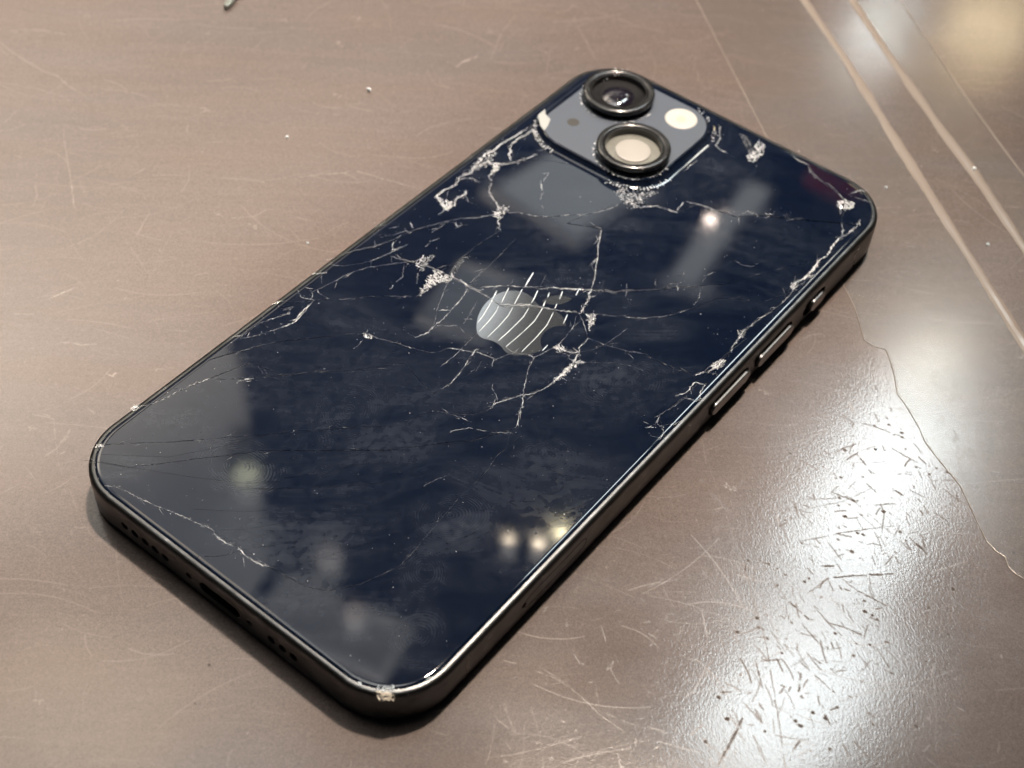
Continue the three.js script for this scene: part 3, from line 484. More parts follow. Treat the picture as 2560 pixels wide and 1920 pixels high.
// smears, fingerprints and dust on the glass
const MW = 1024, MH = 2048, gx0 = -36, gy0 = -74, gw = 72, gh = 148;
const PRINTS = [[...gl('P', [[600, 1165]])[0], 9.5, 0.8, 0.2, 1], [...gl('P', [[1125, 1290]])[0], 8, 0.75, 0.9, 0.9], [...gl('P', [[1040, 1590]])[0], 6, 0.8, 1.4, 0.8], [...gl('P', [[1440, 700]])[0], 8, 0.7, 0.5, 0.7], [...gl('P', [[1560, 960]])[0], 10, 0.7, 1.1, 0.7], [...gl('P', [[870, 1030]])[0], 9, 0.8, 2.0, 0.6], [...gl('P', [[1060, 1430]])[0], 6.5, 0.75, 2.4, 0.8], [...gl('P', [[1340, 1130]])[0], 9, 0.7, 0.3, 0.6], [...gl('P', [[760, 1100]])[0], 7, 0.8, 0.3, 0.5]];
const SMEARS = [ // centre px, length, width mm, strength
  [1640, 820, 9, 4.5, 1.0], [1560, 760, 8, 4, 0.8], [1230, 1210, 10, 6, 0.9], [1150, 1330, 9, 5, 0.8], [700, 1340, 16, 6, 0.55], [760, 1480, 10, 4, 0.7], [1010, 960, 16, 7, 0.5], [1700, 720, 12, 5, 0.5], [1420, 1260, 12, 6, 0.7], [880, 790, 10, 6, 0.6], [430, 1080, 14, 7, 0.5], [1900, 560, 10, 5, 0.45], [1500, 930, 12, 5, 0.45], [1450, 1180, 14, 6, 0.55], [1260, 990, 8, 5, 0.5], [980, 1110, 10, 6, 0.6], [320, 1170, 7, 3, 0.9], [1780, 420, 7, 3, 0.8], [1080, 1660, 6, 2, 0.6], [1560, 560, 8, 3, 0.5],
].map(([x, y, l, w, s]) => { const [a, b] = onPlane(x, y, GZ); return [a, b, l, w, s, rr(-0.5, 0.5)]; });
const smear = new Float32Array(MW * MH);
for (let j = 0; j < MH; j++) for (let i = 0; i < MW; i++) {
  const x = gx0 + (i + .5) / MW * gw, y = gy0 + (j + .5) / MH * gh;
  const sx = x * 0.78 + y * 0.62, sy = -x * 0.62 + y * 0.78;                  // wiping direction
  const patch = fbm(x * 0.055 + 3, y * 0.055 + 8, 4, 81), wipe = fbm(sx * 0.05, sy * 0.55, 4, 91), grainy = fbm(x * 0.9, y * 0.9, 3, 101), drops = vn(x * 1.5 + 0.6 * sy * 0.1, y * 1.1, 256, 256, 111), dustn = vn(x * 7, y * 7, 256, 256, 121);
  const turn = 1.6 * (vn(x * 0.022, y * 0.022, 256, 256, 175) - 0.5), ca = Math.cos(turn), sa = Math.sin(turn), mid = fbm((sx * ca + sy * sa) * 0.075, (sy * ca - sx * sa) * 0.42, 5, 171), hatch = fbm(sx * 0.25, sy * 2.6, 3, 181), hatch2 = fbm(sy * 0.3 + 20, sx * 2.2, 3, 191);
  let v = 0.06 + 0.34 * sstep(0.34, 0.74, patch * 0.62 + mid * 0.38) * (0.45 + 0.8 * (mid - 0.25)) * (0.5 + 1.0 * (patch > 0.5 ? hatch : hatch2)) + 0.10 * (wipe - 0.3);
  for (const [a, b, l, w, s, r] of SMEARS) {
    const dx = x - a, dy = y - b; if (Math.abs(dx) > l * 1.4 || Math.abs(dy) > l * 1.4) continue;
    const c = Math.cos(r + 0.67), q = Math.sin(r + 0.67), p = (dx * c + dy * q) / l, t = (-dx * q + dy * c) / w, d = Math.sqrt(p * p + t * t) + 0.3 * (grainy - 0.5) + 0.7 * (wipe - 0.5);
    v += s * 0.48 * (1 - sstep(0.25, 1.1, d)) * (0.35 + 0.9 * fbm((dx * c + dy * q) * 0.12, (-dx * q + dy * c) * 2.4, 3, 131));
  }
  for (const [a, b, r, asp, rot, s] of PRINTS) {
    const dx = x - a, dy = y - b; if (dx * dx + dy * dy > r * r * 1.3) continue;
    const c = Math.cos(rot), q = Math.sin(rot), p = dx * c + dy * q, t = (-dx * q + dy * c) / asp, d = Math.hypot(p, t) + 1.6 * (vn(x * 0.13, y * 0.13, 256, 256, 141) - 0.5), f = 1 - sstep(0.6, 1.0, Math.hypot(p, t) / r);
    v += s * f * (0.30 * (0.5 + 0.5 * Math.sin(d * 6.283 / 0.52)) * (0.35 + 0.9 * grainy) + 0.05);
  }
  v *= (0.5 + 1.0 * grainy) * (1 - 0.3 * sstep(0.42, 0.2, drops) * sstep(0.45, 0.55, patch));
  v += 0.16 * sstep(0.86, 0.97, dustn);
  smear[j * MW + i] = v;
}
const glassColor = dataTexture(MW, MH, (i, j, o) => { const v = clamp(smear[j * MW + i], 0, 1.3); o[0] = 0.0006 + 0.0235 * v; o[1] = 0.0034 + 0.0280 * v; o[2] = 0.0128 + 0.0345 * v; }, true);
const glassRough = dataTexture(MW, MH, (i, j, o) => { const v = clamp(smear[j * MW + i]); o[0] = o[2] = 0; o[1] = 0.016 + 0.13 * v; });
const matGlass = new THREE.MeshPhysicalMaterial({ map: glassColor, roughnessMap: glassRough, roughness: 1, ior: 1.52 });
const glassUV = (g) => { const p = g.attributes.position, u = new Float32Array(p.count * 2); for (let i = 0; i < p.count; i++) { u[i * 2] = (p.getX(i) * 1000 - gx0) / gw; u[i * 2 + 1] = (-p.getZ(i) * 1000 - gy0) / gh; } g.setAttribute('uv', new THREE.BufferAttribute(u, 2)); return g; };
const matUnder = new THREE.MeshStandardMaterial({ color: new THREE.Color(0.004, 0.005, 0.008), roughness: 0.5 });
const back = mesh('back_glass', toWorld(sweep(HW - 1.25, HL - 1.25, CR - 1.25, [[0.1, 6.8], [0, 7.2], [0.5, 7.25]], { cap: true })), matUnder, phone);
back.userData.label = 'shattered dark blue glass back with smears and fingerprints';
mesh('glass_rim', glassUV(toWorld(creased(sweep(HW - 1.22, HL - 1.22, CR - 1.22, [[0, 7.25], [0, 7.43], [0.1, 7.53], [0.28, 7.6], [0.5, 7.635], [0.7, GZ - 0.005], [0.72, 7.3]])))), matGlass, back);
function plate(poly, s, z0, depth, gap) {
  const P = [], n = poly.length, zz = ([x, y]) => z0 + s.z + (x - s.cx) * s.gx + (y - s.cy) * s.gy;
  const pts = poly.map((p, i) => { const a = poly[(i + n - 1) % n], b = poly[(i + 1) % n], L = Math.hypot(b[0] - a[0], b[1] - a[1]) || 1; return [p[0] - (b[1] - a[1]) / L * gap, p[1] + (b[0] - a[0]) / L * gap]; });
  const tri = THREE.ShapeUtils.triangulateShape(pts.map(([x, y]) => new THREE.Vector2(x, y)), []);
  for (const t of tri) for (const k of t) P.push(pts[k][0], pts[k][1], zz(pts[k]));
  for (let i = 0; i < n; i++) { const a = pts[i], b = pts[(i + 1) % n], A = [...a, zz(a)], B = [...b, zz(b)], C = [...b, zz(b) - depth], D = [...a, zz(a) - depth]; P.push(...A, ...D, ...C, ...A, ...C, ...B); }
  const g = new THREE.BufferGeometry(); g.setAttribute('position', new THREE.Float32BufferAttribute(P, 3)); g.computeVertexNormals(); return toWorld(g);
}
for (const s of shards) mesh('glass_shard', glassUV(plate(s.poly, s, GZ, 0.3, 0.02)), matGlass, back);

// emblem in the middle of the back, cracked along with the glass
{
  const k = 14.8 / 19.6, cx = 11.9, cy = 13.1;                 // drawn on a 24 unit grid
  const B = (pts, c1, c2, e) => { const [x0, y0] = pts.at(-1); for (let i = 1; i <= 12; i++) { const t = i / 12, q = 1 - t; pts.push([q * q * q * x0 + 3 * q * q * t * (x0 + c1[0]) + 3 * q * t * t * (x0 + c2[0]) + t * t * t * (x0 + e[0]), q * q * q * y0 + 3 * q * q * t * (y0 + c1[1]) + 3 * q * t * t * (y0 + c2[1]) + t * t * t * (y0 + e[1])]); } };
  const body = [[12.152, 6.896]];
  for (const c of [[[-.948, 0], [-2.415, -1.078], [-3.96, -1.04]], [[-2.04, .027], [-3.91, 1.183], [-4.961, 3.014]], [[-2.117, 3.675], [-.546, 9.103], [1.519, 12.09]], [[1.013, 1.454], [2.208, 3.09], [3.792, 3.039]], [[1.52, -.065], [2.09, -.987], [3.935, -.987]], [[1.831, 0], [2.35, .987], [3.96, .948]], [[1.637, -.026], [2.676, -1.48], [3.676, -2.948]], [[1.156, -1.688], [1.636, -3.325], [1.662, -3.415]], [[-.039, -.013], [-3.182, -1.221], [-3.22, -4.857]], [[-.026, -3.04], [2.48, -4.494], [2.597, -4.559]], [[-1.429, -2.09], [-3.623, -2.324], [-4.39, -2.376]], [[-2, -.156], [-3.675, 1.09], [-4.61, 1.09]]]) B(body, ...c);
  const leaf = [[15.53, 3.83]];
  for (const c of [[[.843, -1.012], [1.4, -2.427], [1.245, -3.83]], [[-1.207, .052], [-2.662, .805], [-3.532, 1.818]], [[-.78, .896], [-1.454, 2.338], [-1.273, 3.714]], [[1.338, .104], [2.715, -.688], [3.559, -1.701]]]) B(leaf, ...c);
  const matEmblem = new THREE.MeshPhysicalMaterial({ color: new THREE.Color(0.60, 0.63, 0.66), metalness: 1, roughness: 0.1, anisotropy: 0.3 });
  const place = (p) => tidy(p.map(([x, y]) => [(x - cx) * k, -(y - cy) * k]));
  let pieces = [place(body), place(leaf)];
  for (const line of cutLines) pieces = pieces.flatMap((f) => splitFace(f, line));
  const em = new THREE.Group(); em.name = 'emblem'; em.userData.label = 'mirror grey emblem of a bitten fruit with a leaf, crossed by cracks'; phone.add(em);
  for (const f of pieces.map(tidy)) {
    if (f.length < 3 || areaOf(f) < 0.05) continue;
    let cx2 = 0, cy2 = 0; const tri = THREE.ShapeUtils.triangulateShape(f.map(([x, y]) => new THREE.Vector2(x, y)), []); const t0 = tri.map((t) => t.map((q) => f[q])).sort((a, b) => Math.abs(areaOf(b)) - Math.abs(areaOf(a)))[0]; for (const q of t0) { cx2 += q[0] / 3; cy2 += q[1] / 3; }
    const s = shards.find((h) => inside(h.poly, [cx2, cy2])) ?? shards[0];
    mesh('emblem_piece', glassUV(plate(f, s, GZ + 0.012, 0.02, 0.015)), matEmblem, em);
  }
}

// cracks: crushed, frosted edges of glass standing a little proud of the shards
const matCrack = [new THREE.MeshPhysicalMaterial({ color: new THREE.Color(0.76, 0.79, 0.82), roughness: 0.14, ior: 1.5 }), new THREE.MeshPhysicalMaterial({ color: new THREE.Color(0.33, 0.345, 0.36), roughness: 0.14, ior: 1.5 }), new THREE.MeshPhysicalMaterial({ color: new THREE.Color(0.004, 0.006, 0.012), roughness: 0.2 }), new THREE.MeshPhysicalMaterial({ color: new THREE.Color(0.70, 0.78, 0.84), roughness: 0.3 })];
function crack(pts, w, { kind = 0, gaps = 0, chips = 1, jitter = 1, smooth = false } = {}) {
  w *= smooth ? 0.75 : 0.76;
  const q = smooth ? jag(pts, 0.5, 0.0) : jag(pts, 0.3, 0.05 + w * 0.26 * jitter), T = new Tris(); let prev = null;
  q.forEach((p, i) => {
    const a = q[Math.max(0, i - 1)], b = q[Math.min(q.length - 1, i + 1)], L = Math.hypot(b[0] - a[0], b[1] - a[1]) || 1, n = [-(b[1] - a[1]) / L, (b[0] - a[0]) / L];
    const end = Math.min(i, q.length - 1 - i), taper = smooth ? Math.min(1, 0.55 + end / 3) : Math.min(1, 0.35 + end / 5), open = gaps && vn(i * 0.33 + pts[0][0] * 3, pts[0][1] * 5, 256, 256, 151) < gaps * 0.65;
    const swell = smooth ? 1 : 0.08 + 0.8 * Math.max(0.1, 1 - 0.6 * w) * vn(i * 0.21 + pts[0][1] * 7, pts[0][0] * 3, 256, 256, 161), hwid = w / 2 * taper * swell * (smooth ? rr(0.85, 1.1) : rr(0.25, 1.2)), z = heightAt(p[0], p[1]) - 0.01, lift = smooth ? 0.04 : rr(0.03, 0.09) + hwid * rr(0.1, 0.35), off = smooth ? 0 : rr(-0.5, 0.5);
    const row = [[p[0] + n[0] * hwid, p[1] + n[1] * hwid, z], [p[0] + n[0] * hwid * off, p[1] + n[1] * hwid * off, z + lift], [p[0] - n[0] * hwid, p[1] - n[1] * hwid, z]];
    if (prev && !open) { T.quad(prev[0], row[0], row[1], prev[1]); T.quad(prev[1], row[1], row[2], prev[2]); }
    prev = row;
    if (!smooth && kind < 2 && !open && true) for (let q2 = Math.floor(chips * (1 + 3 * w) + rnd()); q2 > 0; q2--) { const s = rr(0.03, 0.09) + w * rr(0.02, 0.2), d = rr(-1, 1) * rr(0.1, 1) * w * 0.85, e = rr(-0.3, 0.3); const along = Math.atan2(n[1], n[0]) - Math.PI / 2; if (rnd() < 0.62) T.sliver(p[0] + n[0] * d, p[1] + n[1] * d, z, along + (rnd() < 0.5 ? Math.PI : 0) + rr(-0.45, 0.45), s * rr(2, 6), s * rr(0.12, 0.42), rr(0.3, 1)); else T.chip(p[0] + n[0] * d + n[1] * e, p[1] + n[1] * d - n[0] * e, z, s * 0.7, rr(0.3, 1.1)); }
    if (!smooth && kind < 2 && !open && rnd() < 0.05 + 0.16 * w) { const along = Math.atan2(n[1], n[0]) - Math.PI / 2 + (rnd() < 0.5 ? Math.PI : 0) + rr(0.15, 0.6) * (rnd() < 0.5 ? -1 : 1); T.sliver(p[0], p[1], z, along, rr(0.7, 3.2), rr(0.012, 0.035), 0.8); }
  });
  if (T.p.length) mesh('crack', T.build(), matCrack[kind], back);
}
function patch(poly, n, s, kind = 0) {
  const T = new Tris(), xs = poly.map((p) => p[0]), ys = poly.map((p) => p[1]); let k = 0, g = 0;
  n = Math.round(n * 2.6); const dir = rnd() * 3.14;
  while (k < n && g++ < n * 30) { const x = rr(Math.min(...xs), Math.max(...xs)), y = rr(Math.min(...ys), Math.max(...ys)); if (!inside(poly, [x, y])) continue; k++; const z = heightAt(x, y) - 0.01; if (rnd() < 0.65) T.sliver(x, y, z, dir + rr(-0.5, 0.5) + (rnd() < 0.25 ? 1.4 : 0), rr(0.6, 3) * s, rr(0.06, 0.3) * s, rr(0.3, 1.2)); else T.chip(x, y, z, rr(0.2, 0.9) * rr(0.3, 1) * s, rr(0.3, 1)); }
  mesh('crushed_glass', T.build(), matCrack[kind], back);
}
const CR_LIST = [
  ['C', [[250, 1430], [380, 1410], [480, 1420], [590, 1415], [700, 1395], [840, 1392], [960, 1400], [1080, 1395], [1130, 1370]], 0.16, { gaps: 0.45, chips: 0.6 }],
  ['C', [[250, 1360], [320, 1330], [420, 1280], [500, 1235], [580, 1200], [700, 1165], [830, 1145], [960, 1128], [1060, 1120]], 0.2, { gaps: 0.25, chips: 0.7 }],
  ['C', [[400, 1145], [490, 1155], [620, 1138], [720, 1115], [850, 1060], [960, 1010], [1010, 985]], 0.2, { gaps: 0.2, chips: 0.6 }],
  ['C', [[380, 1110], [540, 1050], [640, 1025], [750, 1000], [900, 945], [1010, 890], [1100, 860], [1280, 810], [1420, 780]], 0.16, { gaps: 0.3, chips: 0.5 }],
  ['C', [[1420, 780], [1560, 775], [1690, 750], [1740, 730]], 0.4, { chips: 0.8 }],
  ['C', [[1740, 730], [1720, 680], [1700, 640], [1665, 600], [1650, 560], [1670, 510], [1650, 450], [1690, 390], [1720, 370]], 0.7, { chips: 1.2, gaps: 0.15 }],
  ['C', [[1720, 370], [1640, 330], [1530, 380], [1500, 420]], 0.9, { chips: 1.5, gaps: 0.1 }],
  ['C', [[1690, 340], [1780, 350], [1880, 330], [1960, 300], [2030, 270]], 0.7, { chips: 1.2, gaps: 0.1 }],
  ['C', [[1820, 320], [1810, 270], [1830, 200], [1880, 150], [1960, 110], [2000, 60]], 0.8, { chips: 1.2 }],
  ['C', [[1500, 420], [1420, 450], [1380, 520], [1300, 550], [1240, 600], [1270, 650], [1310, 700], [1370, 680], [1400, 620], [1460, 590], [1470, 560]], 0.85, { chips: 1.5 }],
  ['C', [[1420, 470], [1500, 460], [1580, 490]], 0.6, { chips: 1.2 }], ['C', [[1320, 700], [1250, 750]], 0.5, {}], ['C', [[1450, 560], [1490, 650]], 0.4, { gaps: 0.3 }],
  ['C', [[1530, 380], [1620, 270], [1690, 240], [1750, 190], [1870, 120], [1960, 60]], 0.7, { chips: 1.3, gaps: 0.2 }],
  ['C', [[1740, 740], [1720, 800], [1740, 880]], 0.6, { chips: 1.1 }],
  ['C', [[1740, 740], [1880, 735], [2000, 760], [2110, 770], [2212, 765]], 0.32, { gaps: 0.4 }],
  ['A', [[620, 1395], [700, 1385], [830, 1385], [950, 1360], [1050, 1330], [1130, 1290]], 0.36, { gaps: 0.4 }],
  ['A', [[480, 1110], [490, 1210], [475, 1290], [500, 1340]], 0.3, { gaps: 0.5 }], ['A', [[500, 1120], [545, 1050]], 0.3, { gaps: 0.3 }],
  ['C', [[1730, 880], [1640, 940], [1560, 990], [1480, 1060], [1400, 1110], [1340, 1160]], 0.14, { kind: 1, gaps: 0.35, chips: 0.2 }],
  ['C', [[1860, 940], [1700, 1110], [1580, 1220], [1500, 1290]], 0.15, { kind: 1, gaps: 0.3, chips: 0.2 }],
  ['C', [[1200, 890], [1330, 810]], 0.22, { gaps: 0.3 }], ['C', [[1390, 810], [1400, 850], [1440, 830]], 0.5, {}], ['C', [[1250, 940], [1200, 960], [1150, 1000], [1130, 1080], [1090, 1130]], 0.35, { gaps: 0.25 }],
  ['C', [[880, 1080], [990, 1110], [1060, 1125]], 0.35, {}], ['C', [[880, 1080], [885, 1130]], 0.2, {}], ['C', [[980, 1140], [970, 1240], [900, 1290], [880, 1330]], 0.25, { gaps: 0.3 }], ['C', [[1090, 1210], [1080, 1290]], 0.3, {}], ['C', [[720, 1100], [715, 1165]], 0.15, {}],
  ['C', [[1110, 1150], [1170, 1160], [1250, 1190], [1330, 1230], [1400, 1260], [1460, 1290], [1520, 1330], [1580, 1350]], 0.4, { gaps: 0.2 }],
  ['R', [[0, 110], [100, 200], [200, 250], [300, 300], [380, 350], [450, 400], [540, 450], [640, 455], [740, 465]], 0.42, { chips: 1.2, gaps: 0.1 }],
  ['R', [[740, 465], [850, 470], [960, 455], [1080, 480], [1180, 500], [1290, 520], [1400, 540], [1500, 545], [1610, 555]], 0.55, { chips: 1.3 }],
  ['R', [[540, 490], [700, 475], [850, 440], [980, 480], [1080, 495]], 0.25, {}],
  ['R', [[300, 215], [500, 205], [640, 195], [800, 210], [900, 215], [1080, 215]], 0.34, { chips: 1 }], ['R', [[1080, 230], [1200, 240], [1290, 220], [1400, 240], [1500, 240], [1620, 240], [1730, 250], [1830, 250]], 0.62, { chips: 1.2, gaps: 0.08 }],
  ['R', [[1830, 250], [1960, 260], [2050, 260], [2130, 285]], 0.4, { gaps: 0.35 }],
  ['R', [[1880, 0], [1860, 100], [1830, 200], [1815, 250]], 0.42, { chips: 0.3, jitter: 0.3 }],
  ['R', [[1815, 250], [1780, 350], [1740, 430], [1700, 520], [1650, 590]], 0.75, { chips: 0.8 }],
  ['D', [[1230, 60], [1275, 75]], 0.5, { chips: 0.3 }], ['D', [[1275, 75], [1265, 140], [1250, 200], [1245, 300], [1230, 380], [1222, 440]], 0.4, { chips: 0.3, jitter: 0.4 }],
  ['D', [[1310, 565], [1400, 570], [1540, 560], [1650, 555], [1780, 545], [1880, 540], [2050, 520], [2110, 440]], 0.16, { gaps: 0.4, chips: 0.4 }],
  ['D', [[1240, 745], [1340, 760], [1440, 768], [1560, 775], [1600, 780], [1680, 770], [1760, 765], [1860, 745], [1960, 710]], 0.22, { gaps: 0.3, chips: 0.7 }],
  ['D', [[1105, 755], [1130, 800], [1150, 870], [1165, 905]], 0.25, {}], ['D', [[1165, 935], [1140, 970], [1100, 1010], [1095, 1050]], 0.5, { chips: 0.9 }],
  ['D', [[1165, 935], [1230, 960], [1300, 990], [1400, 1020], [1500, 1045], [1620, 1060]], 0.2, { gaps: 0.15, chips: 0.4 }], ['D', [[1300, 990], [1400, 920], [1480, 860]], 0.14, { chips: 0.1 }], ['D', [[1100, 1050], [1200, 1030], [1300, 990]], 0.12, { kind: 1, chips: 0.1 }],
  ['D', [[1080, 760], [1050, 850], [990, 930], [930, 990], [860, 1030]], 0.22, { gaps: 0.2, chips: 0.6 }], ['D', [[860, 1030], [790, 1070], [745, 1090]], 0.45, { chips: 1.3 }], ['D', [[890, 1010], [960, 1020], [1000, 1045], [1095, 1050]], 0.6, { chips: 1.3 }],
  ['D', [[60, 1015], [140, 1025], [220, 1040], [290, 1050], [370, 1075], [440, 1105]], 0.42, { chips: 1.1, gaps: 0.12 }], ['D', [[440, 1105], [520, 1070], [580, 1055]], 0.2, {}], ['D', [[580, 1050], [640, 1060], [700, 1070], [745, 1090]], 0.5, { chips: 1.4 }], ['D', [[520, 1005], [580, 1050]], 0.2, {}], ['D', [[420, 1090], [415, 1160]], 0.35, {}],
  ['D', [[290, 1020], [240, 1080]], 0.55, { chips: 0.6 }], ['D', [[240, 1080], [200, 1150], [150, 1220], [90, 1290], [10, 1340]], 0.3, { chips: 0.4, jitter: 0.3 }], ['D', [[300, 890], [240, 950], [180, 1010], [100, 1090], [0, 1165]], 0.2, { gaps: 0.25, chips: 0.4 }], ['D', [[330, 1120], [270, 1220]], 0.12, { kind: 1, gaps: 0.4 }],
  ['D', [[745, 1095], [700, 1170], [680, 1250], [665, 1330], [655, 1390]], 0.25, { chips: 0.6 }], ['D', [[655, 1390], [650, 1470], [625, 1550]], 0.55, { chips: 1 }], ['D', [[625, 1550], [600, 1640]], 0.35, {}], ['D', [[710, 1120], [705, 1140]], 0.3, {}],
  ['D', [[1095, 1050], [1070, 1110], [1010, 1180]], 0.8, { chips: 1 }], ['D', [[1010, 1180], [960, 1230], [890, 1290]], 0.85, { chips: 1.4 }], ['D', [[890, 1290], [820, 1340], [740, 1370], [650, 1390], [580, 1410]], 0.36, { chips: 1 }], ['D', [[580, 1410], [500, 1435], [440, 1450], [410, 1490]], 0.4, { chips: 1 }], ['D', [[960, 1250], [1000, 1275]], 0.3, {}],
  ['D', [[1080, 1125], [1160, 1132], [1250, 1130], [1380, 1135], [1500, 1155], [1620, 1200]], 0.14, { chips: 0.2, gaps: 0.1 }], ['D', [[1080, 1130], [1160, 1132]], 0.5, { chips: 0.2 }], ['D', [[410, 1330], [440, 1380], [455, 1430]], 0.22, {}],
  ['R', [[1015, 15], [960, 100], [900, 205]], 0.4, { smooth: true, kind: 3 }], ['R', [[740, 110], [690, 185]], 0.16, { kind: 1 }], ['R', [[1190, 50], [1110, 190]], 0.14, { kind: 1, gaps: 0.2 }], ['R', [[300, 0], [140, 155]], 0.2, { gaps: 0.2 }],
  ['C', [[1330, 1280], [1300, 1340], [1270, 1420], [1240, 1500], [1230, 1570], [1215, 1620]], 0.16, { gaps: 0.2, chips: 0.4 }], ['C', [[1480, 1330], [1460, 1380], [1400, 1450], [1330, 1530], [1270, 1590], [1220, 1630], [1190, 1659]], 0.34, { chips: 0.7 }], ['C', [[1560, 1430], [1500, 1540], [1450, 1610]], 0.16, { gaps: 0.3 }], ['C', [[1250, 1510], [1290, 1503], [1340, 1507]], 0.35, {}], ['C', [[1450, 1575], [1520, 1575]], 0.25, {}],
  ['C', [[140, 1350], [170, 1400], [240, 1420], [260, 1380], [240, 1350]], 0.3, {}], ['C', [[290, 1340], [320, 1380], [380, 1410]], 0.3, {}], ['C', [[260, 1430], [210, 1500], [150, 1570], [100, 1610], [0, 1650]], 0.4, { chips: 0.8 }], ['C', [[0, 1500], [60, 1490], [110, 1475]], 0.25, {}], ['C', [[0, 1545], [80, 1530]], 0.4, {}], ['C', [[330, 1230], [330, 1290]], 0.15, {}], ['C', [[270, 1220], [370, 1205]], 0.4, { chips: 1.2 }],
  ['C', [[790, 930], [880, 915], [1000, 880]], 0.22, { gaps: 0.3 }], ['C', [[870, 855], [940, 845]], 0.25, {}], ['C', [[750, 960], [745, 1000]], 0.4, {}], ['C', [[895, 960], [885, 1030], [980, 1000]], 0.35, {}], ['C', [[1030, 810], [1045, 850]], 0.5, {}], ['C', [[990, 870], [1030, 900]], 0.6, {}], ['C', [[750, 860], [830, 800]], 0.3, { gaps: 0.3 }],
  ['I', [[1740, 0], [1700, 50], [1650, 110], [1600, 150], [1540, 190], [1520, 240]], 0.7, { chips: 1.1, gaps: 0.15 }], ['I', [[1700, 110], [1620, 170], [1540, 220], [1490, 290], [1430, 350], [1340, 420], [1230, 490], [1150, 550]], 0.3, { chips: 0.4 }], ['I', [[1150, 550], [1100, 600], [1090, 580]], 0.5, {}],
  ['I', [[1140, 560], [1100, 620], [1050, 680], [1030, 730]], 0.6, { chips: 1.2, gaps: 0.15 }], ['I', [[980, 790], [940, 830], [900, 860]], 0.9, { chips: 1.5 }], ['I', [[900, 860], [850, 890], [740, 910]], 0.5, { chips: 1.2 }], ['I', [[1150, 630], [1000, 740], [930, 810]], 0.12, { kind: 1 }],
  ['I', [[600, 1080], [680, 1050], [730, 990], [760, 970], [830, 990], [790, 1050], [790, 1110], [740, 1110], [660, 1090]], 0.4, { chips: 1.1 }], ['I', [[660, 1100], [600, 1150], [520, 1190], [470, 1230], [430, 1245]], 0.2, { chips: 0.5 }], ['I', [[470, 1240], [450, 1290], [490, 1330], [500, 1370], [480, 1410]], 0.3, { gaps: 0.15 }], ['I', [[360, 1325], [425, 1325]], 0.6, {}], ['I', [[470, 1315], [560, 1300], [630, 1280]], 0.16, {}], ['I', [[480, 1415], [400, 1390]], 0.16, {}], ['I', [[340, 1280], [380, 1300]], 0.3, {}],
  ['I', [[1060, 0], [1110, 40], [1160, 50], [1215, 50]], 0.36, { chips: 0.8 }], ['I', [[40, 240], [110, 255], [200, 245], [260, 240]], 0.32, { gaps: 0.2 }], ['I', [[210, 190], [205, 290]], 0.22, {}], ['I', [[435, 165], [440, 205]], 0.35, {}], ['I', [[525, 200], [528, 235]], 0.25, {}], ['I', [[610, 200], [612, 245]], 0.4, {}], ['I', [[560, 190], [610, 195]], 0.3, {}], ['I', [[610, 130], [660, 125], [660, 90]], 0.16, {}], ['I', [[790, 240], [785, 300], [740, 360]], 0.16, {}], ['I', [[830, 130], [900, 100]], 0.25, {}],
  ['B', [[1740, 1110], [1700, 1170], [1630, 1220], [1560, 1270], [1510, 1330], [1470, 1400], [1420, 1420], [1390, 1480], [1330, 1550], [1240, 1600], [1190, 1640]], 0.7, { chips: 1.2, gaps: 0.1 }], ['B', [[1590, 1130], [1610, 1190], [1590, 1230]], 0.5, { gaps: 0.2 }], ['B', [[1580, 1070], [1590, 1000]], 0.6, { gaps: 0.3 }],
  ['B', [[1620, 960], [1560, 900], [1500, 830], [1410, 790], [1360, 740], [1320, 670], [1250, 640], [1200, 590]], 0.7, { chips: 1.4, gaps: 0.3, kind: 1 }], ['B', [[1650, 910], [1720, 880], [1780, 880]], 0.6, { gaps: 0.2 }], ['B', [[1700, 930], [1830, 970]], 0.3, { kind: 1 }],
  ['B', [[0, 1010], [130, 1000], [290, 1050]], 0.5, { gaps: 0.3 }], ['B', [[290, 1050], [340, 960], [460, 985], [540, 1010], [620, 1040]], 0.5, { gaps: 0.3, chips: 1.2 }], ['B', [[620, 1040], [760, 1085], [850, 1040], [930, 1070]], 0.35, { gaps: 0.35 }], ['B', [[990, 1060], [1050, 1065]], 0.55, {}], ['B', [[1120, 1070], [1150, 1080]], 0.4, {}], ['B', [[1230, 1100], [1280, 1100]], 0.3, {}],
  ['B', [[630, 370], [630, 470], [600, 520], [640, 560], [690, 580]], 0.5, { gaps: 0.25 }], ['B', [[450, 640], [420, 660], [350, 720]], 0.4, { gaps: 0.25 }],
  ['E', [[0, 310], [100, 290], [200, 265], [300, 230], [410, 190]], 0.3, {}], ['E', [[410, 190], [470, 120], [560, 30]], 0.42, { chips: 0.8 }], ['E', [[0, 300], [70, 250], [160, 185], [260, 150], [390, 110]], 0.25, { chips: 0.5 }], ['E', [[160, 185], [250, 230], [300, 260]], 0.12, { kind: 1 }], ['E', [[340, 90], [420, 60]], 0.35, {}], ['E', [[560, 15], [440, 15], [300, 10]], 0.2, {}],
  ['E', [[-40, 420], [130, 370], [280, 335]], 0.18, { chips: 0.2 }], ['E', [[0, 630], [60, 625], [100, 622]], 0.4, { gaps: 0.2 }], ['E', [[0, 645], [150, 640]], 0.25, { gaps: 0.4 }], ['E', [[350, 600], [560, 570], [700, 565]], 0.14, { kind: 1, gaps: 0.3 }],
  ['E', [[1290, 235], [1340, 270], [1385, 300]], 0.2, {}], ['E', [[1385, 300], [1480, 260], [1540, 205]], 0.3, {}], ['E', [[1570, 205], [1640, 207], [1720, 207]], 0.5, {}],
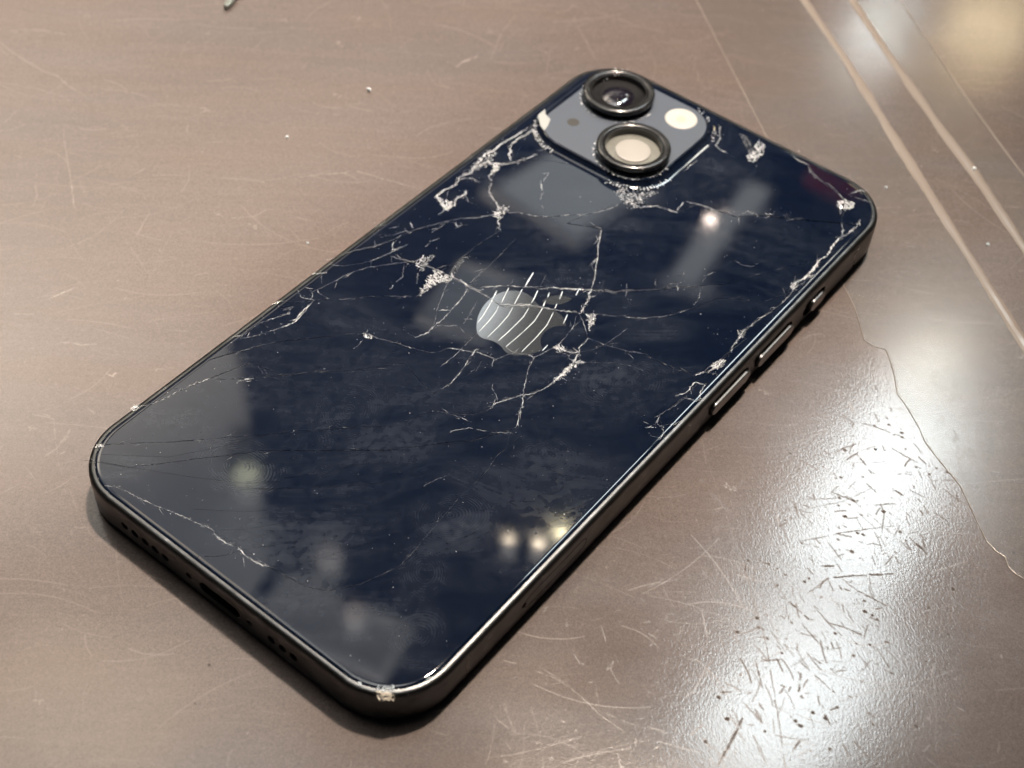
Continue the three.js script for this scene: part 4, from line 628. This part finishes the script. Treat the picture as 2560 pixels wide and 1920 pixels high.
  ['E', [[990, 265], [1000, 300], [1060, 295]], 0.55, { chips: 1 }], ['E', [[1060, 295], [1160, 325], [1240, 345], [1330, 375], [1400, 395]], 0.25, { gaps: 0.25 }], ['E', [[1240, 345], [1280, 360]], 0.5, {}], ['E', [[1400, 395], [1500, 420], [1570, 415], [1650, 385]], 0.13, { chips: 0.1 }], ['E', [[1650, 385], [1720, 395]], 0.45, {}], ['E', [[970, 320], [930, 370], [900, 385]], 0.18, {}],
  ['E', [[1520, 880], [1640, 895], [1740, 930], [1815, 965]], 0.25, { chips: 0.5 }], ['E', [[1700, 905], [1850, 910], [1950, 880], [2000, 840]], 0.12, { kind: 1, chips: 0 }], ['E', [[1660, 1040], [1800, 1015], [1950, 1040], [1980, 1055], [2070, 1050], [2150, 1050]], 0.26, { gaps: 0.12, chips: 0.6 }], ['E', [[2200, 1090], [2110, 1170], [2020, 1240]], 0.12, { kind: 1, chips: 0 }], ['E', [[1450, 1470], [1550, 1420], [1650, 1385]], 0.2, { gaps: 0.3 }],
  ['F', [[440, 378], [560, 350], [660, 310], [750, 260], [820, 230]], 0.3, { chips: 0.4 }], ['F', [[820, 230], [900, 190], [1000, 155], [1060, 130]], 0.36, { chips: 0.8 }], ['F', [[1060, 130], [1200, 80], [1350, 20]], 0.12, { kind: 1, chips: 0 }], ['F', [[730, 225], [810, 235]], 0.3, {}], ['F', [[1270, 155], [1370, 150]], 0.4, {}], ['F', [[1070, 155], [1270, 145], [1480, 130], [1750, 110], [1950, 95]], 0.12, { kind: 1, gaps: 0.4 }], ['F', [[180, 672], [400, 660], [700, 650], [900, 640]], 0.12, { kind: 1, chips: 0 }],
  ['F', [[195, 995], [300, 1000]], 0.35, { chips: 0.9 }], ['F', [[300, 1000], [400, 1060], [500, 1110], [620, 1160], [720, 1200], [800, 1230], [900, 1280], [1000, 1320], [1050, 1345]], 0.5, { chips: 0.5, jitter: 0.5 }], ['F', [[1050, 1345], [1080, 1390], [1130, 1430], [1200, 1475], [1250, 1480]], 0.48, { chips: 0.8 }], ['F', [[1250, 1480], [1300, 1540], [1370, 1590], [1440, 1625], [1510, 1640]], 0.45, { chips: 0.5, jitter: 0.5 }],
  ['G', [[700, 215], [790, 260], [900, 320], [1000, 370], [1150, 400], [1300, 380], [1430, 350], [1560, 290], [1730, 210], [1850, 90], [1890, 40]], 0.12, { kind: 1, chips: 0, gaps: 0.15 }], ['G', [[130, 135], [350, 125], [460, 85]], 0.12, { kind: 1, chips: 0 }],
  ['A', [[490, 860], [540, 880], [620, 860]], 0.5, { gaps: 0.2, chips: 1.2 }],
];
for (const [c, pts, w, o] of CR_LIST) crack(gl(c, pts), w, o);
for (const line of cutLines) { const pts = line.filter(([x, y]) => Math.abs(x) < GW && Math.abs(y) < GL && !(Math.abs(x + 17.1) < 15.2 && Math.abs(y - 55.4) < 15.2)); if (pts.length > 3) crack(pts, 0.075, { kind: 1, chips: 0.02, jitter: 0, gaps: 0.2 }); }   // the hairlines that join them
for (const [c, pts] of [ // hairlines that have not opened
  ['E', [[210, 1065], [350, 1050], [620, 1030], [900, 1005], [1200, 1000], [1400, 990]]], ['E', [[200, 1190], [600, 1195], [900, 1180], [1200, 1190]]], ['E', [[0, 1500], [500, 1490], [900, 1470], [1250, 1430]]], ['E', [[350, 1410], [700, 1370], [920, 1300], [1180, 1290]]], ['E', [[1980, 1055], [1850, 1110], [1700, 1140], [1500, 1145], [1250, 1120]]],
  ['F', [[150, 745], [700, 770], [1100, 690], [1500, 590]]], ['F', [[140, 800], [400, 850], [900, 930], [1300, 975], [1600, 960]]], ['F', [[1050, 1345], [1300, 1340], [1600, 1290], [2000, 1230]]], ['F', [[900, 1180], [1300, 1200], [1700, 1180]]], ['F', [[1250, 1010], [1500, 1020], [1900, 1000], [2200, 960]]], ['G', [[720, 215], [900, 195], [1060, 165], [1250, 100], [1500, 20]]], ['G', [[500, 75], [700, 50], [1000, 0]]],
]) crack(gl(c, pts), 0.075, { kind: 2, smooth: true });
for (const pts of [ // cracks across the emblem, their bright reflections put in as pale colour
  [[510, 265], [460, 360], [400, 470], [330, 590], [240, 710]], [[675, 225], [620, 330], [575, 430]], [[535, 470], [500, 550], [400, 680], [265, 825]], [[860, 245], [800, 360], [750, 450]], [[730, 490], [670, 600], [540, 750], [380, 905]], [[1075, 260], [1030, 360], [985, 435]], [[950, 500], [880, 620], [700, 800], [530, 955]], [[1235, 290], [1212, 355]], [[1185, 400], [1130, 520], [1030, 680], [870, 835]], [[870, 835], [760, 930], [635, 1035]], [[1420, 270], [1375, 385]], [[1340, 445], [1310, 510]], [[1290, 560], [1200, 740], [1060, 900], [850, 1110]], [[1485, 590], [1430, 715]], [[1210, 1015], [1140, 1090]], [[1640, 250], [1600, 330]],
]) crack(gl('R', pts), 0.34, { smooth: true, kind: 3 });
for (const [c, poly, n, s, k] of [
  ['C', [[1060, 1120], [1110, 1100], [1220, 1070], [1160, 1150], [1110, 1215], [1080, 1170]], 60, 0.3, 0], ['C', [[1240, 1195], [1300, 1230], [1340, 1270], [1270, 1290], [1210, 1320], [1150, 1370], [1105, 1395], [1150, 1310], [1190, 1240]], 95, 0.34, 0], ['C', [[1330, 1200], [1380, 1140], [1430, 1095], [1500, 1072], [1440, 1130], [1400, 1180], [1360, 1240]], 55, 0.26, 1], ['C', [[1690, 740], [1740, 690], [1810, 690], [1790, 740], [1740, 790], [1710, 780]], 60, 0.3, 0],
  ['C', [[1240, 600], [1300, 640], [1370, 650], [1330, 730], [1280, 690]], 60, 0.32, 0], ['C', [[1500, 410], [1540, 340], [1620, 260], [1720, 230], [1690, 330], [1600, 400]], 60, 0.32, 0], ['C', [[1690, 340], [1740, 350], [1740, 400], [1690, 410]], 40, 0.3, 0],
  ['A', [[1050, 1200], [1120, 1160], [1200, 1190], [1290, 1180], [1400, 1200], [1300, 1260], [1240, 1330], [1180, 1350], [1120, 1280]], 130, 0.36, 0], ['B', [[1560, 980], [1620, 955], [1700, 975], [1700, 1015], [1620, 1035], [1570, 1010]], 70, 0.34, 0], ['B', [[930, 480], [1000, 510], [980, 590], [900, 660], [850, 620], [900, 560]], 80, 0.36, 0], ['B', [[780, 430], [850, 450], [900, 560], [860, 600], [820, 520]], 60, 0.3, 1],
  ['D', [[1150, 745], [1245, 750], [1215, 830], [1170, 900], [1175, 800]], 70, 0.26, 0], ['D', [[1080, 1110], [1150, 1130], [1060, 1170], [990, 1240], [940, 1270], [890, 1290], [980, 1200]], 80, 0.24, 0], ['D', [[900, 1000], [960, 990], [1000, 1040], [940, 1060]], 40, 0.26, 0], ['I', [[930, 800], [990, 790], [980, 840], [900, 880], [870, 850]], 45, 0.28, 0], ['I', [[1090, 570], [1150, 550], [1140, 600], [1100, 620]], 26, 0.28, 1], ['I', [[1500, 190], [1550, 170], [1540, 240], [1510, 240]], 24, 0.3, 0], ['F', [[395, 385], [450, 350], [455, 385], [420, 412]], 40, 0.22, 0], ['F', [[120, 680], [185, 675], [185, 695], [130, 700]], 22, 0.2, 0], ['G', [[1410, 1140], [1440, 1135], [1440, 1165], [1415, 1165]], 6, 0.24, 3], ['G', [[1550, 1170], [1700, 1168], [1690, 1195], [1560, 1195]], 22, 0.26, 3], ['G', [[1940, 1085], [1975, 1085], [1970, 1110], [1945, 1110]], 7, 0.24, 3], ['E', [[980, 260], [1060, 290], [1040, 310], [985, 300]], 26, 0.2, 0], ['D', [[40, 440], [100, 430], [110, 470], [60, 500], [0, 500]], 40, 0.25, 0],
]) patch(gl(c, poly), n, s, k);
{ // dust and crumbs of glass all over the back and along the rim
  const T = new Tris(); const add = (x, y, s) => T.chip(x, y, heightAt(x, y) - 0.005, s, 0.7);
  for (let i = 0; i < 420; i++) { const x = rr(-GW, GW), y = rr(-GL, GL); if (Math.abs(x + 17) < 15.5 && Math.abs(y - 55.3) < 15.5) continue; add(x, y, rr(0.03, 0.09) * (rnd() < 0.12 ? 1.7 : 1)); }
  for (let i = 0; i < 260; i++) { const s = CR_LIST[Math.floor(rnd() * CR_LIST.length)], q = gl(s[0], s[1]), p = q[Math.floor(rnd() * q.length)]; add(p[0] + rr(-2, 2), p[1] + rr(-2, 2), rr(0.04, 0.13)); }
  const rim = ring(HW, HL, CR, 1.25, 60); for (let i = 0; i < 200; i++) { const p = rim[Math.floor(rnd() * rim.length)]; T.chip(p[0] + rr(-.15, .15), p[1] + rr(-.15, .15), 7.44, rr(0.04, 0.13), 0.7); }
  const m = mesh('glass_dust', T.build(), matCrack[0], phone); m.userData.kind = 'stuff';
}

// camera plateau, lenses, flash
{
  const cx = -17.1, cy = 55.4, a = 14.05, zp = 8.95;
  const opt = { cx, cy, seg: 20 };
  const skirt = sweep(a, a, 7.2, [[-1.9, GZ - 0.12], [-1.75, GZ + 0.02], [-1.2, GZ + 0.09], [-0.75, GZ + 0.22], [-0.42, GZ + 0.5], [-0.2, GZ + 0.85], [-0.06, GZ + 1.1], [0.1, zp - 0.06], [0.3, zp - 0.01], [0.45, zp - 0.02]], opt);
  const plateau = mesh('camera_plateau', toWorld(creased(sweep(a, a, 7.2, [[0.4, zp - 0.3], [0.4, zp], [0.6, zp + 0.01]], { ...opt, cap: true }))), new THREE.MeshPhysicalMaterial({ color: new THREE.Color(0.056, 0.071, 0.098), roughness: 0.42 }), phone);
  plateau.userData.label = 'matte slate grey raised camera square';
  mesh('glass_skirt', glassUV(toWorld(creased(skirt))), matGlass, plateau);
  const dirt = new Tris();
  for (let i = 0; i < 300; i++) { const t = rnd(); const q = ring(a, a, 7.2, rr(-1.9, -0.3), 20), p = q[Math.floor((t < 0.75 ? rr(0.5, 0.98) : rnd()) * q.length) % q.length]; dirt.chip(p[0] + cx, p[1] + cy, GZ + rr(0.02, 0.3), rr(0.08, 0.34), 0.6); }
  mesh('crushed_glass', dirt.build(), matCrack[0], plateau);
  const ringMat = new THREE.MeshPhysicalMaterial({ color: new THREE.Color(0.02, 0.02, 0.021), metalness: 0.4, roughness: 0.24, clearcoat: 0.6, clearcoatRoughness: 0.1 });
  const cover = new THREE.MeshPhysicalMaterial({ color: new THREE.Color(0.96, 0.96, 0.96), transmission: 1, thickness: 0, roughness: 0.03, ior: 1.42, specularIntensity: 0.55 });
  for (const [x, y, whitish] of [[-23.25, 61.5, false], [-10.85, 49.1, true]]) {
    const L = new THREE.Group(); L.name = 'camera_lens'; L.position.copy(V(x, y, zp)); phone.add(L);
    L.userData.label = whitish ? 'camera lens with a milky round disc' : 'camera lens with a black glossy interior';
    mesh('lens_ring', toWorld(creased(lathe([[6.55, 0], [6.6, 0.5], [7.1, 0.75], [7.35, 1.15], [7.4, 1.5], [7.3, 1.82], [7.05, 2.02], [6.7, 2.1], [6.3, 2.08], [6.05, 2.0], [5.9, 1.88], [5.85, 1.78], [5.55, 1.76], [5.5, 1.6], [5.45, 0.3], [0, 0.3]], 72))), ringMat, L);
    const g = new THREE.CylinderGeometry(5.88, 5.88, 0.02, 64); g.rotateX(Math.PI / 2); g.translate(0, 0, 1.84); mesh('cover_glass', toWorld(g), cover, L);
    if (whitish) {
      mesh('baffle', toWorld(lathe([[5.44, 0.42], [3.6, 0.5], [3.6, 0.44], [0, 0.44]], 60)), new THREE.MeshPhysicalMaterial({ color: new THREE.Color(0.2, 0.2, 0.175), roughness: 0.4 }), L);  // lighter grey here stands in for the ceiling mirrored in the cover
      mesh('lens_dome', toWorld(lathe([[0, 0.92], [1.2, 0.9], [2.4, 0.83], [3.3, 0.72], [3.5, 0.62], [3.5, 0.5]], 60)), new THREE.MeshPhysicalMaterial({ color: new THREE.Color(0.40, 0.385, 0.36), roughness: 0.5 }), L);  // whitish dome under the cover glass
    } else {
      mesh('baffle', toWorld(lathe([[5.44, 0.62], [4.9, 0.5], [3.4, 0.36], [3.4, 0.32]], 60)), matBlack, L);
      mesh('lens_dome', toWorld(lathe([[0, 1.05], [0.8, 1.02], [1.8, 0.9], [2.6, 0.7], [3.2, 0.42]], 60)), new THREE.MeshPhysicalMaterial({ color: new THREE.Color(0.012, 0.01, 0.018), roughness: 0.06, ior: 1.7, clearcoat: 1 }), L);
    }
    const T = new Tris(); for (let i = 0; i < 170; i++) { const t = rr(3.3, 6.4), r = rr(7.0, 8.0); T.chip(Math.cos(t) * r, Math.sin(t) * r, 0.02, rr(0.05, 0.26), 0.5); }
    mesh('crushed_glass', T.build(), matCrack[0], L);
    const W = new Tris(); const nicks = whitish ? [2.2, 2.6, 3.4, 4.5, 4.65, 5.2, 0.6] : [4.35, 4.5, 4.8, 5.1, 3.9, 1.6, 1.75, 2.0]; for (const t of nicks) for (let i = 0; i < 3; i++) W.chip(Math.cos(t + rr(-.04, .04)) * 6.75, Math.sin(t + rr(-.04, .04)) * 6.75, 2.02, rr(0.08, 0.2), 0.5);
    if (!whitish) { for (let i = 0; i < 26; i++) { const t = rr(1.95, 2.35), r = rr(6.2, 7.3); W.chip(Math.cos(t) * r, Math.sin(t) * r, 1.98, rr(0.12, 0.36), 0.5); } for (let i = 0; i < 14; i++) { const k = rnd(); W.chip(mix(-3.2, -4.6, k) + rr(-.2, .2), mix(4.6, 0.4, k) + rr(-.2, .2), 1.86, rr(0.06, 0.18), 0.4); } }
    mesh('glass_crumb', W.build(), matCrack[0], L);
  }
  const fl = new THREE.Group(); fl.name = 'flash'; fl.position.copy(V(-9.7, 64.5, zp)); phone.add(fl);
  mesh('flash_lens', toWorld(creased(lathe([[0, 0.16], [1.6, 0.16], [1.75, 0.1], [2.5, 0.12], [2.7, 0.2], [3.1, 0.2], [3.25, 0.12], [3.3, 0]], 56))), new THREE.MeshPhysicalMaterial({ color: new THREE.Color(0.46, 0.46, 0.44), roughness: 0.3 }), fl);
  const y = new THREE.CylinderGeometry(0.95, 1.0, 0.06, 30); y.rotateX(Math.PI / 2); y.translate(0.1, -0.1, 0.19); mesh('flash_emitter', toWorld(y), new THREE.MeshPhysicalMaterial({ color: new THREE.Color(0.55, 0.52, 0.36), roughness: 0.4 }), fl);
  mesh('microphone_hole', toWorld(lathe([[0, 0.02], [0.9, 0.02], [1.15, 0.05], [1.25, 0]], 30).translate(-25.4, 49.0, zp)), new THREE.MeshStandardMaterial({ color: new THREE.Color(0.03, 0.03, 0.028), roughness: 0.7 }), phone);
  // dried smear and scratches on the plateau
  const S = new THREE.Shape(gl('A', [[460, 610], [520, 560], [520, 600], [560, 640], [540, 690], [510, 730], [480, 690]]).map(([x, yy]) => new THREE.Vector2(x, yy)));
  const sg = new THREE.ExtrudeGeometry(S, { depth: 0.015, bevelEnabled: false }); sg.translate(0.6, -1.1, zp + 0.012); mesh('dried_smear', toWorld(sg), new THREE.MeshPhysicalMaterial({ color: new THREE.Color(0.33, 0.35, 0.35), roughness: 0.45 }), plateau);
}

// ------------------------------------------------------------------ small things on the table
{
  const [a, b] = tb('P', [[566, 24], [640, -70]]), d = Math.hypot(b[0] - a[0], b[1] - a[1]), L = d + 60;
  const t = thing('tool_tip', 'slim grey metal tool tip lying on the bare table past the phone', 'tool', [a[0], a[1], 0]); t.rotation.y = Math.atan2(b[1] - a[1], b[0] - a[0]);
  const s = new THREE.Shape([[0, -0.35], [1.5, -0.6], [L, -1.8], [L, 1.8], [1.5, 0.6], [0, 0.35]].map(([x, y]) => new THREE.Vector2(x, y)));
  const g = new THREE.ExtrudeGeometry(s, { depth: 1.0, bevelEnabled: true, bevelSize: 0.15, bevelThickness: 0.15, bevelSegments: 2 }); g.translate(0, 0, 0.17);
  mesh('metal_blade', toWorld(g), new THREE.MeshStandardMaterial({ color: new THREE.Color(0.32, 0.35, 0.32), metalness: 1, roughness: 0.34 }), t);
}
for (const [px, py, s, label] of [
  [922, 226, 0.62, 'bright clear glass crumb alone on the brown table left of the cameras'], [718, 343, 0.34, 'small glass crumb on the brown table near the scratch fork'], [769, 608, 0.26, 'tiny glass crumb on the brown table by the long side of the phone'], [2436, 423, 0.42, 'white crumb on the ridge of the straight film strip'], [2215, 470, 0.3, 'pale crumb on the film just off the rounded corner of the phone'], [2470, 612, 0.36, 'small pale flake on the torn film strip'], [2190, 1120, 0.3, 'tiny crumb beside the torn film edge'],
]) {
  const g = new THREE.IcosahedronGeometry(s, 0), p = g.attributes.position; for (let i = 0; i < p.count; i++) { const k = 1 + 0.9 * (vn(p.getX(i) * 3 + px, p.getY(i) * 3 + py + p.getZ(i) * 2) - 0.5); p.setXYZ(i, p.getX(i) * k, p.getY(i) * k * 0.8, p.getZ(i) * k * 0.7 + s * 0.62); }
  g.computeVertexNormals(); const [x, y] = onPlane(px, py, s * 0.4);
  const m = mesh('glass_crumb', toWorld(g), matCrack[3]); m.position.copy(V(x, y, px > 1900 ? 0.09 : 0)); tag(m, label, 'crumb');
}
renderer.render(scene, camera);
